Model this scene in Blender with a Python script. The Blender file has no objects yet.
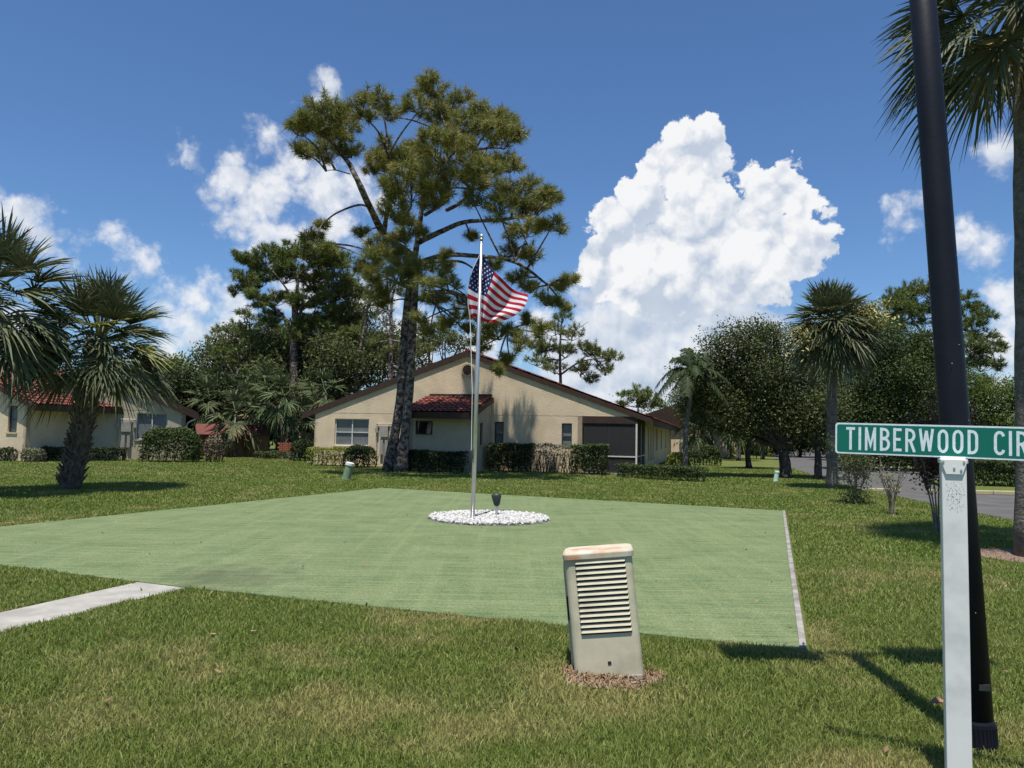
import bpy, math, random
import numpy as np
from mathutils import Vector, Matrix

R = math.radians
scene = bpy.context.scene
C = scene.collection
rng = np.random.default_rng(7)
random.seed(7)

# ------------------------------------------------------------------ camera
F = 760.0
CAMZ = 1.6
cam_d = bpy.data.cameras.new('camera')
cam = bpy.data.objects.new('camera', cam_d)
C.objects.link(cam)
scene.camera = cam
cam_d.sensor_width = 36.0
cam_d.lens = 36.0 * F / 1024.0
cam_d.clip_start = 0.05
cam_d.clip_end = 4000
PITCH, ROLL = math.atan(50 / F), R(1.1)
CM = Matrix.Rotation(R(90) + PITCH, 3, 'X') @ Matrix.Rotation(ROLL, 3, 'Z')
cam.matrix_world = Matrix.Translation((0, 0, CAMZ)) @ CM.to_4x4()


def ray(px, py):
    return CM @ Vector(((px - 512) / F, -(py - 384) / F, -1.0))


def G(px, py, z=0.0):
    r = ray(px, py)
    k = (z - CAMZ) / r.z
    return Vector((r.x * k, r.y * k, z))


def P(px, py, Y):
    r = ray(px, py)
    k = Y / r.y
    return Vector((r.x * k, Y, CAMZ + r.z * k))


# ------------------------------------------------------------------ light
SUN_DIR = Vector((-0.07, -0.28, 1.0)).normalized()      # towards the sun
sun_el = math.asin(SUN_DIR.z)
sun_az = math.atan2(SUN_DIR.x, SUN_DIR.y)
sd = bpy.data.lights.new('sun', 'SUN')
sd.energy = 5.0
sd.angle = R(0.5)
sd.color = (1.0, 0.955, 0.88)
sun = bpy.data.objects.new('sun', sd)
C.objects.link(sun)
sun.rotation_euler = SUN_DIR.to_track_quat('Z', 'Y').to_euler()

scene.view_settings.view_transform = 'Standard'
scene.view_settings.look = 'None'
scene.view_settings.exposure = 0.35
scene.view_settings.gamma = 1.0
scene.view_settings.use_curve_mapping = False

world = bpy.data.worlds.new('World')
scene.world = world
world.use_nodes = True
wn, wl = world.node_tree.nodes, world.node_tree.links
wn.clear()

CUMULUS = [(686, 143, 22), (706, 138, 22), (722, 150, 14), (668, 165, 24), (646, 180, 18), (640, 205, 28), (612, 222, 24),
           (600, 245, 20), (692, 180, 34), (712, 205, 24), (762, 176, 16), (780, 184, 24), (796, 200, 22), (770, 205, 26),
           (750, 205, 14), (812, 232, 20), (790, 245, 36), (740, 250, 40), (690, 250, 48), (645, 262, 40), (615, 262, 24),
           (700, 290, 30), (640, 300, 20), (775, 262, 24), (600, 262, 28), (824, 234, 18), (700, 238, 50), (690, 285, 38), (758, 278, 32), (622, 285, 24), (722, 165, 12)]
CUMULUS2 = [(598, 330, 26), (625, 335, 34), (665, 325, 32), (705, 322, 34), (745, 322, 24), (765, 330, 16), (580, 370, 40),
            (650, 375, 50), (720, 370, 50), (640, 420, 40), (585, 300, 12), (790, 360, 28), (690, 300, 38), (640, 312, 36), (612, 350, 36), (750, 348, 36), (600, 400, 40), (700, 410, 40)]
FAIR = [(234, 160, 11), (238, 182, 20), (262, 198, 24), (292, 186, 24), (325, 192, 26), (356, 190, 20), (380, 200, 16),
        (238, 222, 20), (262, 236, 20), (295, 240, 24), (330, 230, 24), (186, 155, 11), (192, 168, 7), (268, 138, 13),
        (332, 90, 14), (318, 98, 9), (205, 302, 20), (228, 296, 18), (190, 322, 24), (225, 325, 24), (170, 345, 18),
        (10, 214, 18), (30, 228, 16), (46, 248, 13), (60, 262, 8), (112, 242, 9), (128, 254, 9), (148, 268, 11), (164, 280, 8),
        (902, 212, 10), (904, 226, 9), (896, 204, 5), (998, 152, 14), (970, 238, 12), (985, 250, 12), (1004, 292, 14),
        (1012, 320, 20), (1000, 352, 22), (990, 400, 26), (370, 300, 30), (350, 350, 30), (410, 345, 35), (480, 360, 35), (540, 330, 22),
        (215, 375, 20), (170, 400, 25), (300, 290, 25), (20, 330, 20), (940, 350, 20),
        (1200, 210, 60), (1300, 180, 70), (-160, 200, 60), (-280, 260, 70)]


def cloud_group(name, blobs, amp, base, smooth):
    g = bpy.data.node_groups.new(name, 'ShaderNodeTree')
    g.interface.new_socket('Vector', in_out='INPUT', socket_type='NodeSocketVector')
    g.interface.new_socket('Density', in_out='OUTPUT', socket_type='NodeSocketFloat')
    g.interface.new_socket('Smooth', in_out='OUTPUT', socket_type='NodeSocketFloat')
    n, l = g.nodes, g.links
    gi, go = n.new('NodeGroupInput'), n.new('NodeGroupOutput')
    # domain warp
    nz = n.new('ShaderNodeTexNoise')
    nz.inputs['Scale'].default_value = 22
    nz.inputs['Detail'].default_value = 4
    nz.inputs['Roughness'].default_value = 0.6
    l.new(gi.outputs[0], nz.inputs['Vector'])
    sub = n.new('ShaderNodeVectorMath'); sub.operation = 'SUBTRACT'
    sub.inputs[1].default_value = (0.5, 0.5, 0.5)
    l.new(nz.outputs['Color'], sub.inputs[0])
    sc = n.new('ShaderNodeVectorMath'); sc.operation = 'MULTIPLY_ADD'
    sc.inputs[1].default_value = (0.026,) * 3
    l.new(sub.outputs[0], sc.inputs[0]); l.new(gi.outputs[0], sc.inputs[2])
    prev = None
    for (px, py, r) in blobs:
        c = ray(px, py).normalized()
        d = n.new('ShaderNodeVectorMath'); d.operation = 'DISTANCE'
        d.inputs[1].default_value = c
        l.new(sc.outputs[0], d.inputs[0])
        m = n.new('ShaderNodeMath'); m.operation = 'MULTIPLY_ADD'     # (r - dist) in units of 0.05 rad
        m.inputs[1].default_value = -20.0
        m.inputs[2].default_value = 20.0 * r / F
        l.new(d.outputs['Value'], m.inputs[0])
        if prev is None:
            prev = m
        else:
            s = n.new('ShaderNodeMath'); s.operation = 'SMOOTH_MAX'
            s.inputs[2].default_value = smooth
            l.new(prev.outputs[0], s.inputs[0]); l.new(m.outputs[0], s.inputs[1])
            prev = s
    # cauliflower billows
    vo = n.new('ShaderNodeTexVoronoi')
    vo.feature = 'F1'
    vo.inputs['Scale'].default_value = 30
    vo.inputs['Detail'].default_value = 5
    vo.inputs['Roughness'].default_value = 0.50
    vo.inputs['Lacunarity'].default_value = 2.3
    l.new(sc.outputs[0], vo.inputs['Vector'])
    b = n.new('ShaderNodeMath'); b.operation = 'MULTIPLY_ADD'
    b.inputs[1].default_value = -amp; b.inputs[2].default_value = amp * base
    l.new(vo.outputs['Distance'], b.inputs[0])
    n2 = n.new('ShaderNodeTexNoise')
    n2.inputs['Scale'].default_value = 60; n2.inputs['Detail'].default_value = 7; n2.inputs['Roughness'].default_value = 0.55
    l.new(gi.outputs[0], n2.inputs['Vector'])
    b2 = n.new('ShaderNodeMath'); b2.operation = 'MULTIPLY_ADD'
    b2.inputs[1].default_value = amp * 0.9; b2.inputs[2].default_value = -amp * 0.45
    l.new(n2.outputs[0], b2.inputs[0])
    a1 = n.new('ShaderNodeMath'); l.new(prev.outputs[0], a1.inputs[0]); l.new(b.outputs[0], a1.inputs[1])
    a2 = n.new('ShaderNodeMath'); l.new(a1.outputs[0], a2.inputs[0]); l.new(b2.outputs[0], a2.inputs[1])
    l.new(a2.outputs[0], go.inputs[0])
    hs_ = []
    for sc_, am_ in ((15, 1.25), (34, .62), (80, .26), (180, .10)):
        v2 = n.new('ShaderNodeTexVoronoi'); v2.feature = 'F1'; v2.inputs['Scale'].default_value = sc_
        l.new(sc.outputs[0], v2.inputs['Vector'])
        sq = n.new('ShaderNodeMath'); sq.operation = 'POWER'; sq.inputs[1].default_value = 1.6; l.new(v2.outputs['Distance'], sq.inputs[0])
        mm = n.new('ShaderNodeMath'); mm.operation = 'MULTIPLY_ADD'; mm.inputs[1].default_value = -am_ * 1.5
        l.new(sq.outputs[0], mm.inputs[0])
        l.new((hs_[-1] if hs_ else prev).outputs[0], mm.inputs[2]); hs_.append(mm)
    l.new(hs_[-1].outputs[0], go.inputs[1])
    return g


def vmath(op, a=None, b=None):
    x = wn.new('ShaderNodeVectorMath'); x.operation = op
    if a is not None: wl.new(a, x.inputs[0])
    if b is not None: x.inputs[1].default_value = b
    return x


def wmath(op, *args, clamp=False):
    x = wn.new('ShaderNodeMath'); x.operation = op; x.use_clamp = clamp
    for i, a in enumerate(args):
        if isinstance(a, (int, float)): x.inputs[i].default_value = a
        else: wl.new(a, x.inputs[i])
    return x.outputs[0]


tc = wn.new('ShaderNodeTexCoord')
nrm = vmath('NORMALIZE', tc.outputs['Generated'])
up = vmath('ADD', nrm.outputs[0], (-0.005, 0.0, 0.0115))
up2 = vmath('ADD', nrm.outputs[0], (-0.010, 0.0, 0.045))


def sstep(v, lo, hi, a=0.0, b=1.0):
    mr = wn.new('ShaderNodeMapRange'); mr.interpolation_type = 'SMOOTHSTEP'
    mr.inputs[1].default_value = lo; mr.inputs[2].default_value = hi
    mr.inputs[3].default_value = a; mr.inputs[4].default_value = b
    wl.new(v, mr.inputs[0])
    return mr.outputs[0]


def layer(blobs, amp, base, smooth, edge, cmax, k1, k2, b0, nm):
    g = cloud_group(nm, blobs, amp, base, smooth)
    out, sm = [], []
    for v in ((nrm, up, up2) if k2 else (nrm, up)):
        gn = wn.new('ShaderNodeGroup'); gn.node_tree = g
        wl.new(v.outputs[0], gn.inputs[0]); out.append(gn.outputs[0]); sm.append(gn.outputs[1])
    alpha = sstep(out[0], 0.0, edge, 0.0, cmax)
    d1 = wmath('SUBTRACT', sm[0], sm[1])
    d2 = wmath('SUBTRACT', sm[0], sm[2]) if k2 else None
    s = wmath('MULTIPLY_ADD', d1, k1, b0)
    s = wmath('MULTIPLY_ADD', d2, k2, s, clamp=True) if k2 else s
    # thin edges are bright
    thick = sstep(out[0], 0.0, 0.9, 0.18, 0.0)
    s = wmath('ADD', s, thick, clamp=True)
    return alpha, s


sky = wn.new('ShaderNodeTexSky')
sky.sky_type = 'NISHITA'
sky.sun_disc = False
sky.sun_elevation = sun_el
sky.sun_rotation = sun_az
sky.air_density = 1.0
sky.dust_density = 0.3
sky.ozone_density = 1.6
bg = wn.new('ShaderNodeBackground')
bg.inputs['Strength'].default_value = 0.084
tintn = vmath('MULTIPLY', sky.outputs[0], (0.66, 0.89, 1.16))
wl.new(tintn.outputs[0], bg.inputs['Color'])
cur = bg.outputs[0]
for (blobs, amp, base, smooth, edge, cmax, k1, k2, b0, nm) in (
        (FAIR, 0.62, 1.42, 0.2, 0.72, 0.9, 0.8, 0, 0.72, 'fair cloud'),
        (CUMULUS2, 0.42, 1.85, 0.3, 0.7, 0.92, 0.6, 0, 0.42, 'low cumulus'),
        (CUMULUS, 0.46, 1.12, 0.12, 0.12, 1.0, 0.75, 0.34, 0.50, 'tall cumulus')):
    alpha, s = layer(blobs, amp, base, smooth, edge, cmax, k1, k2, b0, nm)
    mc = wn.new('ShaderNodeMix'); mc.data_type = 'RGBA'
    mc.inputs[6].default_value = (0.52, 0.61, 0.75, 1)
    mc.inputs[7].default_value = (0.97, 0.98, 1.0, 1)
    wl.new(s, mc.inputs[0])
    b2 = wn.new('ShaderNodeBackground'); b2.inputs['Strength'].default_value = 0.74
    wl.new(mc.outputs[2], b2.inputs['Color'])
    mx = wn.new('ShaderNodeMixShader')
    wl.new(alpha, mx.inputs[0]); wl.new(cur, mx.inputs[1]); wl.new(b2.outputs[0], mx.inputs[2])
    cur = mx.outputs[0]
wo = wn.new('ShaderNodeOutputWorld')
wl.new(cur, wo.inputs['Surface'])
world.cycles.sampling_method = 'MANUAL'
world.cycles.sample_map_resolution = 512
scene.cycles.max_bounces = 6
scene.cycles.transparent_max_bounces = 12
scene.cycles.diffuse_bounces = 3
scene.cycles.glossy_bounces = 2
scene.cycles.transmission_bounces = 3

# ------------------------------------------------------------------ materials
MATS = {}


def mat(name, c1, c2=None, scale=4.0, detail=5, rough=0.8, spec=0.3, bump=0.0, bscale=None, metal=0.0,
        translucent=0.0, tint=False, c3=None, s3=0.6, coord='Object', contrast=(0.35, 0.65), bdist=0.02):
    m = bpy.data.materials.new(name); m.use_nodes = True
    n, l = m.node_tree.nodes, m.node_tree.links
    b = n['Principled BSDF']
    b.inputs['Roughness'].default_value = rough
    b.inputs['Specular IOR Level'].default_value = spec
    b.inputs['Metallic'].default_value = metal
    t = n.new('ShaderNodeTexCoord')
    col = None
    if c2 is not None:
        mx = n.new('ShaderNodeMix'); mx.data_type = 'RGBA'
        mx.inputs[6].default_value = (*c1, 1); mx.inputs[7].default_value = (*c2, 1)
        if tint:
            a = n.new('ShaderNodeAttribute'); a.attribute_name = 'tint'
            l.new(a.outputs['Fac'], mx.inputs[0])
        else:
            z = n.new('ShaderNodeTexNoise'); z.inputs['Scale'].default_value = scale; z.inputs['Detail'].default_value = detail
            z.inputs['Roughness'].default_value = 0.65
            l.new(t.outputs[coord], z.inputs['Vector'])
            mr = n.new('ShaderNodeMapRange'); mr.inputs[1].default_value = contrast[0]; mr.inputs[2].default_value = contrast[1]
            l.new(z.outputs[0], mr.inputs[0]); l.new(mr.outputs[0], mx.inputs[0])
        col = mx.outputs[2]
        if c3 is not None:
            z = n.new('ShaderNodeTexNoise'); z.inputs['Scale'].default_value = s3; z.inputs['Detail'].default_value = 4
            l.new(t.outputs[coord], z.inputs['Vector'])
            mr = n.new('ShaderNodeMapRange'); mr.inputs[1].default_value = 0.48; mr.inputs[2].default_value = 0.68
            l.new(z.outputs[0], mr.inputs[0])
            m3 = n.new('ShaderNodeMix'); m3.data_type = 'RGBA'
            m3.inputs[7].default_value = (*c3, 1)
            l.new(mr.outputs[0], m3.inputs[0]); l.new(col, m3.inputs[6])
            col = m3.outputs[2]
        l.new(col, b.inputs['Base Color'])
    else:
        b.inputs['Base Color'].default_value = (*c1, 1)
    if bump:
        z = n.new('ShaderNodeTexNoise'); z.inputs['Scale'].default_value = bscale or scale * 3; z.inputs['Detail'].default_value = 6
        l.new(t.outputs[coord], z.inputs['Vector'])
        bp = n.new('ShaderNodeBump'); bp.inputs['Strength'].default_value = bump; bp.inputs['Distance'].default_value = bdist
        l.new(z.outputs[0], bp.inputs['Height']); l.new(bp.outputs[0], b.inputs['Normal'])
    if translucent:
        tr = n.new('ShaderNodeBsdfTranslucent')
        if col is not None: l.new(col, tr.inputs['Color'])
        else: tr.inputs['Color'].default_value = (*c1, 1)
        ms = n.new('ShaderNodeMixShader'); ms.inputs[0].default_value = translucent
        l.new(b.outputs[0], ms.inputs[1]); l.new(tr.outputs[0], ms.inputs[2])
        l.new(ms.outputs[0], n['Material Output'].inputs['Surface'])
    MATS[name] = m
    return m


mat('lawn', (0.075, 0.11, 0.022), (0.12, 0.15, 0.04), scale=9, c3=(0.15, 0.13, 0.06), s3=0.8, rough=0.95, spec=0.1, bump=0.8, bscale=90)
mat('blade', (0.172, 0.232, 0.044), (0.50, 0.40, 0.18), tint=True, rough=0.6, spec=0.3, translucent=0.38)
mat('straw', (0.33, 0.23, 0.13), (0.15, 0.095, 0.06), tint=True, rough=0.9, spec=0.1)
mat('concrete', (0.29, 0.275, 0.245), (0.39, 0.37, 0.33), scale=5, c3=(0.28, 0.26, 0.23), s3=3, rough=0.9, bump=0.3, bscale=80)
mat('kerb_concrete', (0.14, 0.13, 0.115), (0.34, 0.32, 0.29), scale=5, rough=0.9, bump=0.3, bscale=60)
mat('yellow_paint', (0.46, 0.38, 0.18), (0.38, 0.34, 0.24), scale=6, rough=0.8)
mat('asphalt', (0.075, 0.073, 0.070), (0.115, 0.11, 0.105), scale=1.2, rough=0.95, bump=0.3, bscale=120)
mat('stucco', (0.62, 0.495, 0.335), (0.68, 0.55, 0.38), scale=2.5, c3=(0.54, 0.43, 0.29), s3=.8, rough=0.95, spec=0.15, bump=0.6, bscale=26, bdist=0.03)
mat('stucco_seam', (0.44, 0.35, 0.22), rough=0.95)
mat('stucco_shade', (0.42, 0.36, 0.25), (0.47, 0.41, 0.29), scale=3, rough=0.95, spec=0.15, bump=0.5, bscale=26, bdist=0.03)  # darker copy of the stucco: shade on entry and wing walls mixed into the colour
mat('garden_wall', (0.26, 0.15, 0.08), (0.34, 0.2, 0.11), scale=3, rough=0.95, bump=0.3)
mat('fascia', (0.035, 0.02, 0.014), (0.05, 0.03, 0.02), scale=5, rough=0.6)
mat('tile', (0.17, 0.026, 0.019), (0.10, 0.022, 0.018), scale=5, c3=(0.30, 0.12, 0.09), s3=7, rough=0.65, contrast=(0.4, 0.6))
mat('coping', (0.15, 0.035, 0.025), (0.11, 0.03, 0.022), scale=5, rough=0.7)
mat('frame_white', (0.55, 0.52, 0.46), (0.62, 0.6, 0.54), scale=9, rough=0.5)
mat('frame_bronze', (0.06, 0.05, 0.045), rough=0.4)
mat('glass', (0.05, 0.055, 0.06), (0.14, 0.16, 0.18), scale=1.1, rough=0.08, spec=0.9)
mat('blinds', (0.14, 0.15, 0.15), (0.2, 0.21, 0.21), scale=2, rough=0.6)
mat('glass_dark', (0.012, 0.012, 0.014), rough=0.06, spec=0.8)
mat('louver_dark', (0.09, 0.045, 0.035), (0.12, 0.06, 0.045), scale=20, rough=0.7)
mat('metal_grey', (0.30, 0.28, 0.24), (0.40, 0.37, 0.31), scale=8, rough=0.5, metal=0.2)
mat('pole_metal', (0.52, 0.52, 0.52), (0.62, 0.62, 0.62), scale=4, rough=0.35, metal=0.75)
mat('rope', (0.6, 0.6, 0.58), rough=0.9)
mat('flag_white', (0.72, 0.72, 0.75), rough=0.7, spec=0.2, translucent=0.25)
mat('flag_red', (0.42, 0.012, 0.03), rough=0.7, spec=0.2, translucent=0.25)
mat('flag_blue', (0.012, 0.02, 0.10), rough=0.7, spec=0.2, translucent=0.2)
mat('stone', (0.58, 0.57, 0.55), (0.25, 0.24, 0.22), tint=True, rough=0.9)
mat('gravel_bed', (0.2, 0.19, 0.18), (0.32, 0.31, 0.29), scale=30, rough=1)
mat('fixture', (0.03, 0.035, 0.035), (0.045, 0.05, 0.05), scale=8, rough=0.45)
mat('box_paint', (0.50, 0.455, 0.315), (0.56, 0.515, 0.37), scale=7, rough=0.6, bump=0.05, c3=(0.40, 0.37, 0.26), s3=4)
mat('box_hole', (0.02, 0.018, 0.015), rough=0.9)
mat('pedestal_green', (0.15, 0.22, 0.13), (0.19, 0.26, 0.16), scale=9, rough=0.5)
mat('pedestal_lid', (0.50, 0.54, 0.48), (0.6, 0.62, 0.56), scale=9, rough=0.5)
mat('pedestal_pale', (0.38, 0.55, 0.43), (0.46, 0.6, 0.5), scale=9, rough=0.5)
mat('post_white', (0.78, 0.77, 0.73), (0.72, 0.71, 0.67), scale=3, rough=0.45, spec=0.4, c3=(0.56, 0.57, 0.55), s3=5)
mat('smudge', (0.12, 0.12, 0.12), rough=0.9)
mat('sign_green', (0.0, 0.13, 0.09), (0.0, 0.145, 0.10), scale=3, rough=0.35, spec=0.5)
mat('sign_white', (0.74, 0.82, 0.84), (0.60, 0.68, 0.74), scale=60, rough=0.45)
mat('sign_back', (0.55, 0.56, 0.57), rough=0.4, metal=0.6)
mat('lamp_black', (0.007, 0.008, 0.014), (0.011, 0.012, 0.02), scale=5, rough=0.5, spec=0.25, bump=0.05, bscale=30)
mat('speck', (0.5, 0.5, 0.5), rough=0.6)
mat('bark_pine', (0.25, 0.21, 0.18), (0.045, 0.033, 0.028), scale=6, rough=0.95, bump=1.0, bscale=9, bdist=0.09, contrast=(0.42, 0.56))
mat('bark_oak', (0.075, 0.062, 0.05), (0.035, 0.03, 0.025), scale=4, rough=0.95, bump=0.8, bscale=8, bdist=0.06)
mat('bark_palm', (0.17, 0.155, 0.135), (0.09, 0.078, 0.065), scale=9, rough=0.95, bump=1.0, bscale=22, bdist=0.04)
mat('boots', (0.20, 0.165, 0.13), (0.09, 0.07, 0.055), scale=6, rough=0.95, bump=0.7, bscale=14, bdist=0.04)
mat('bark_myrtle', (0.26, 0.22, 0.18), (0.15, 0.12, 0.095), scale=9, rough=0.9)
mat('needles', (0.12, 0.145, 0.032), (0.32, 0.29, 0.08), tint=True, rough=0.5, spec=0.35, translucent=0.3)
mat('needles_far', (0.08, 0.12, 0.030), (0.20, 0.225, 0.06), tint=True, rough=0.6, spec=0.25, translucent=0.2)
mat('leaf_oak', (0.058, 0.078, 0.027), (0.135, 0.155, 0.060), tint=True, rough=0.7, spec=0.15, translucent=0.25)
mat('leaf_bright', (0.055, 0.09, 0.02), (0.15, 0.195, 0.045), tint=True, rough=0.65, spec=0.2, translucent=0.3)
mat('leaf_yellow', (0.12, 0.15, 0.03), (0.30, 0.32, 0.05), tint=True, rough=0.5, translucent=0.3)
mat('leaf_dark', (0.022, 0.036, 0.013), (0.055, 0.08, 0.024), tint=True, rough=0.6, spec=0.2, translucent=0.18)
mat('leaf_hedge', (0.038, 0.062, 0.02), (0.09, 0.12, 0.035), tint=True, rough=0.6, spec=0.22, translucent=0.22)
mat('leaf_pale', (0.08, 0.10, 0.05), (0.24, 0.24, 0.13), tint=True, rough=0.5, translucent=0.2)
mat('leaf_purple', (0.05, 0.018, 0.018), (0.11, 0.045, 0.035), tint=True, rough=0.5, translucent=0.2)
mat('leaf_twiggy', (0.12, 0.095, 0.065), (0.24, 0.2, 0.13), tint=True, rough=0.8)
mat('frond', (0.050, 0.070, 0.028), (0.150, 0.158, 0.080), tint=True, rough=0.62, spec=0.25, translucent=0.08)
mat('frond_yellow', (0.13, 0.15, 0.035), (0.3, 0.28, 0.08), tint=True, rough=0.5, translucent=0.25)
mat('frond_dry', (0.2, 0.15, 0.08), (0.34, 0.27, 0.13), tint=True, rough=0.8)
mat('flower_stalk', (0.24, 0.235, 0.075), (0.40, 0.36, 0.14), tint=True, rough=0.8)
mat('frond_bright', (0.035, 0.062, 0.020), (0.115, 0.145, 0.055), tint=True, rough=0.6, spec=0.25, translucent=0.14)
mat('mulch', (0.13, 0.085, 0.06), (0.26, 0.19, 0.14), scale=40, rough=1, bump=0.8, bscale=60)
mat('dirt', (0.2, 0.15, 0.10), (0.30, 0.24, 0.17), scale=14, rough=1, bump=0.8, bscale=50)
mat('dead_leaf', (0.3, 0.15, 0.09), (0.2, 0.1, 0.06), scale=20, rough=0.8)
mat('brick_red', (0.38, 0.13, 0.07), (0.24, 0.07, 0.04), scale=8, rough=0.9)
mat('soffit', (0.10, 0.075, 0.055), rough=0.8)

# putting-green turf: fibres, seams running lengthwise, worn patches
m = mat('turf', (0.086, 0.132, 0.060), (0.142, 0.184, 0.092), scale=1.3, rough=0.95, spec=0.1)
n, l = m.node_tree.nodes, m.node_tree.links
b = n['Principled BSDF']
src = b.inputs['Base Color'].links[0].from_socket
t = n.new('ShaderNodeTexCoord')
mp = n.new('ShaderNodeMapping'); mp.inputs['Rotation'].default_value = (0, 0, R(-24)); mp.inputs['Scale'].default_value = (0.35, 9, 1)
l.new(t.outputs['Object'], mp.inputs[0])
z = n.new('ShaderNodeTexNoise'); z.inputs['Scale'].default_value = 2.2; z.inputs['Detail'].default_value = 7; z.inputs['Roughness'].default_value = 0.7
l.new(mp.outputs[0], z.inputs['Vector'])
mr = n.new('ShaderNodeMapRange'); mr.inputs[1].default_value = 0.42; mr.inputs[2].default_value = 0.72
l.new(z.outputs[0], mr.inputs[0])
mx = n.new('ShaderNodeMix'); mx.data_type = 'RGBA'; mx.inputs[7].default_value = (0.21, 0.235, 0.11, 1)
l.new(mr.outputs[0], mx.inputs[0]); l.new(src, mx.inputs[6])
mp2 = n.new('ShaderNodeMapping'); mp2.inputs['Rotation'].default_value = (0, 0, R(70 - 90)); mp2.inputs['Scale'].default_value = (3.2, 0.12, 1)
l.new(t.outputs['Object'], mp2.inputs[0])
z2 = n.new('ShaderNodeTexNoise'); z2.inputs['Scale'].default_value = 2.0; z2.inputs['Detail'].default_value = 4
l.new(mp2.outputs[0], z2.inputs['Vector'])
mr2 = n.new('ShaderNodeMapRange'); mr2.inputs[1].default_value = 0.5; mr2.inputs[2].default_value = 0.66; mr2.inputs[4].default_value = 0.4
l.new(z2.outputs[0], mr2.inputs[0])
mx2 = n.new('ShaderNodeMix'); mx2.data_type = 'RGBA'; mx2.inputs[7].default_value = (0.185, 0.225, 0.11, 1)
l.new(mr2.outputs[0], mx2.inputs[0]); l.new(mx.outputs[2], mx2.inputs[6])
z3 = n.new('ShaderNodeTexNoise'); z3.inputs['Scale'].default_value = 75; z3.inputs['Detail'].default_value = 6
l.new(t.outputs['Object'], z3.inputs['Vector'])
mr3 = n.new('ShaderNodeMapRange'); mr3.inputs[1].default_value = 0.3; mr3.inputs[2].default_value = 0.7; mr3.inputs[3].default_value = 0.62; mr3.inputs[4].default_value = 1.35
l.new(z3.outputs[0], mr3.inputs[0])
mul = n.new('ShaderNodeVectorMath'); mul.operation = 'SCALE'
l.new(mx2.outputs[2], mul.inputs[0]); l.new(mr3.outputs[0], mul.inputs['Scale'])
dst = n.new('ShaderNodeVectorMath'); dst.operation = 'DISTANCE'; dst.inputs[1].default_value = (-3.0, 8.3, 0)
mps = n.new('ShaderNodeMapping'); mps.inputs['Scale'].default_value = (1, 1, 0); l.new(t.outputs['Object'], mps.inputs[0]); l.new(mps.outputs[0], dst.inputs[0])
zs = n.new('ShaderNodeTexNoise'); zs.inputs['Scale'].default_value = 3.5; zs.inputs['Detail'].default_value = 6; l.new(t.outputs['Object'], zs.inputs['Vector'])
ad = n.new('ShaderNodeMath'); ad.operation = 'MULTIPLY_ADD'; ad.inputs[1].default_value = 1.8; l.new(zs.outputs[0], ad.inputs[0]); l.new(dst.outputs['Value'], ad.inputs[2])
mst = n.new('ShaderNodeMapRange'); mst.inputs[1].default_value = 1.05; mst.inputs[2].default_value = 1.75; mst.inputs[3].default_value = 0.5; mst.inputs[4].default_value = 0.0
l.new(ad.outputs[0], mst.inputs[0])
mxs = n.new('ShaderNodeMix'); mxs.data_type = 'RGBA'; mxs.inputs[7].default_value = (0.06, 0.065, 0.045, 1); l.new(mst.outputs[0], mxs.inputs[0]); l.new(mul.outputs[0], mxs.inputs[6])
l.new(mxs.outputs[2], b.inputs['Base Color'])
bp = n.new('ShaderNodeBump'); bp.inputs['Strength'].default_value = 0.5; bp.inputs['Distance'].default_value = 0.01
l.new(z3.outputs[0], bp.inputs['Height']); l.new(bp.outputs[0], b.inputs['Normal'])

# insect screen: dark woven mesh one can look through
m = bpy.data.materials.new('screen_mesh'); m.use_nodes = True
n, l = m.node_tree.nodes, m.node_tree.links
tr = n.new('ShaderNodeBsdfTransparent'); ms = n.new('ShaderNodeMixShader'); ms.inputs[0].default_value = 0.45
n['Principled BSDF'].inputs['Base Color'].default_value = (0.03, 0.03, 0.032, 1)
n['Principled BSDF'].inputs['Roughness'].default_value = 0.8
l.new(n['Principled BSDF'].outputs[0], ms.inputs[1]); l.new(tr.outputs[0], ms.inputs[2])
l.new(ms.outputs[0], n['Material Output'].inputs['Surface'])
MATS['screen_mesh'] = m

# rust-stained lid
m = mat('box_lid', (0.50, 0.46, 0.35), (0.56, 0.52, 0.41), scale=5, rough=0.6, c3=(0.45, 0.2, 0.075), s3=5.5)
# thin mildew on the lower bump-out wall etc. is left to the stucco noise

# ------------------------------------------------------------------ object helpers


def tag(o, label=None, cat=None, group=None, kind=None):
    if label: o['label'] = label
    if cat: o['category'] = cat
    if group: o['group'] = group
    if kind: o['kind'] = kind
    return o


ROOTS = {}


def thing(name, label, cat, loc, rz=0.0, group=None):
    o = bpy.data.objects.new(name, None)
    C.objects.link(o)
    o.empty_display_size = 0.2
    o.location = loc
    o.rotation_euler = (0, 0, rz)
    tag(o, label, cat, group)
    ROOTS[o.name] = (Matrix.Translation(Vector(loc)) @ Matrix.Rotation(rz, 4, 'Z')).inverted()
    return o


def root_inv(p):
    while p.parent is not None:
        p = p.parent
    return ROOTS.get(p.name)


def link(me, name, material, parent, smooth=False):
    o = bpy.data.objects.new(name, me)
    C.objects.link(o)
    if material is not None:
        if isinstance(material, (list, tuple)):
            for k in material: me.materials.append(MATS[k])
        else:
            me.materials.append(MATS[material])
    if parent is not None:
        inv = root_inv(parent)
        if inv is not None: me.transform(inv)
        o.parent = parent
    if smooth:
        me.polygons.foreach_set('use_smooth', [True] * len(me.polygons))
    return o


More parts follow.
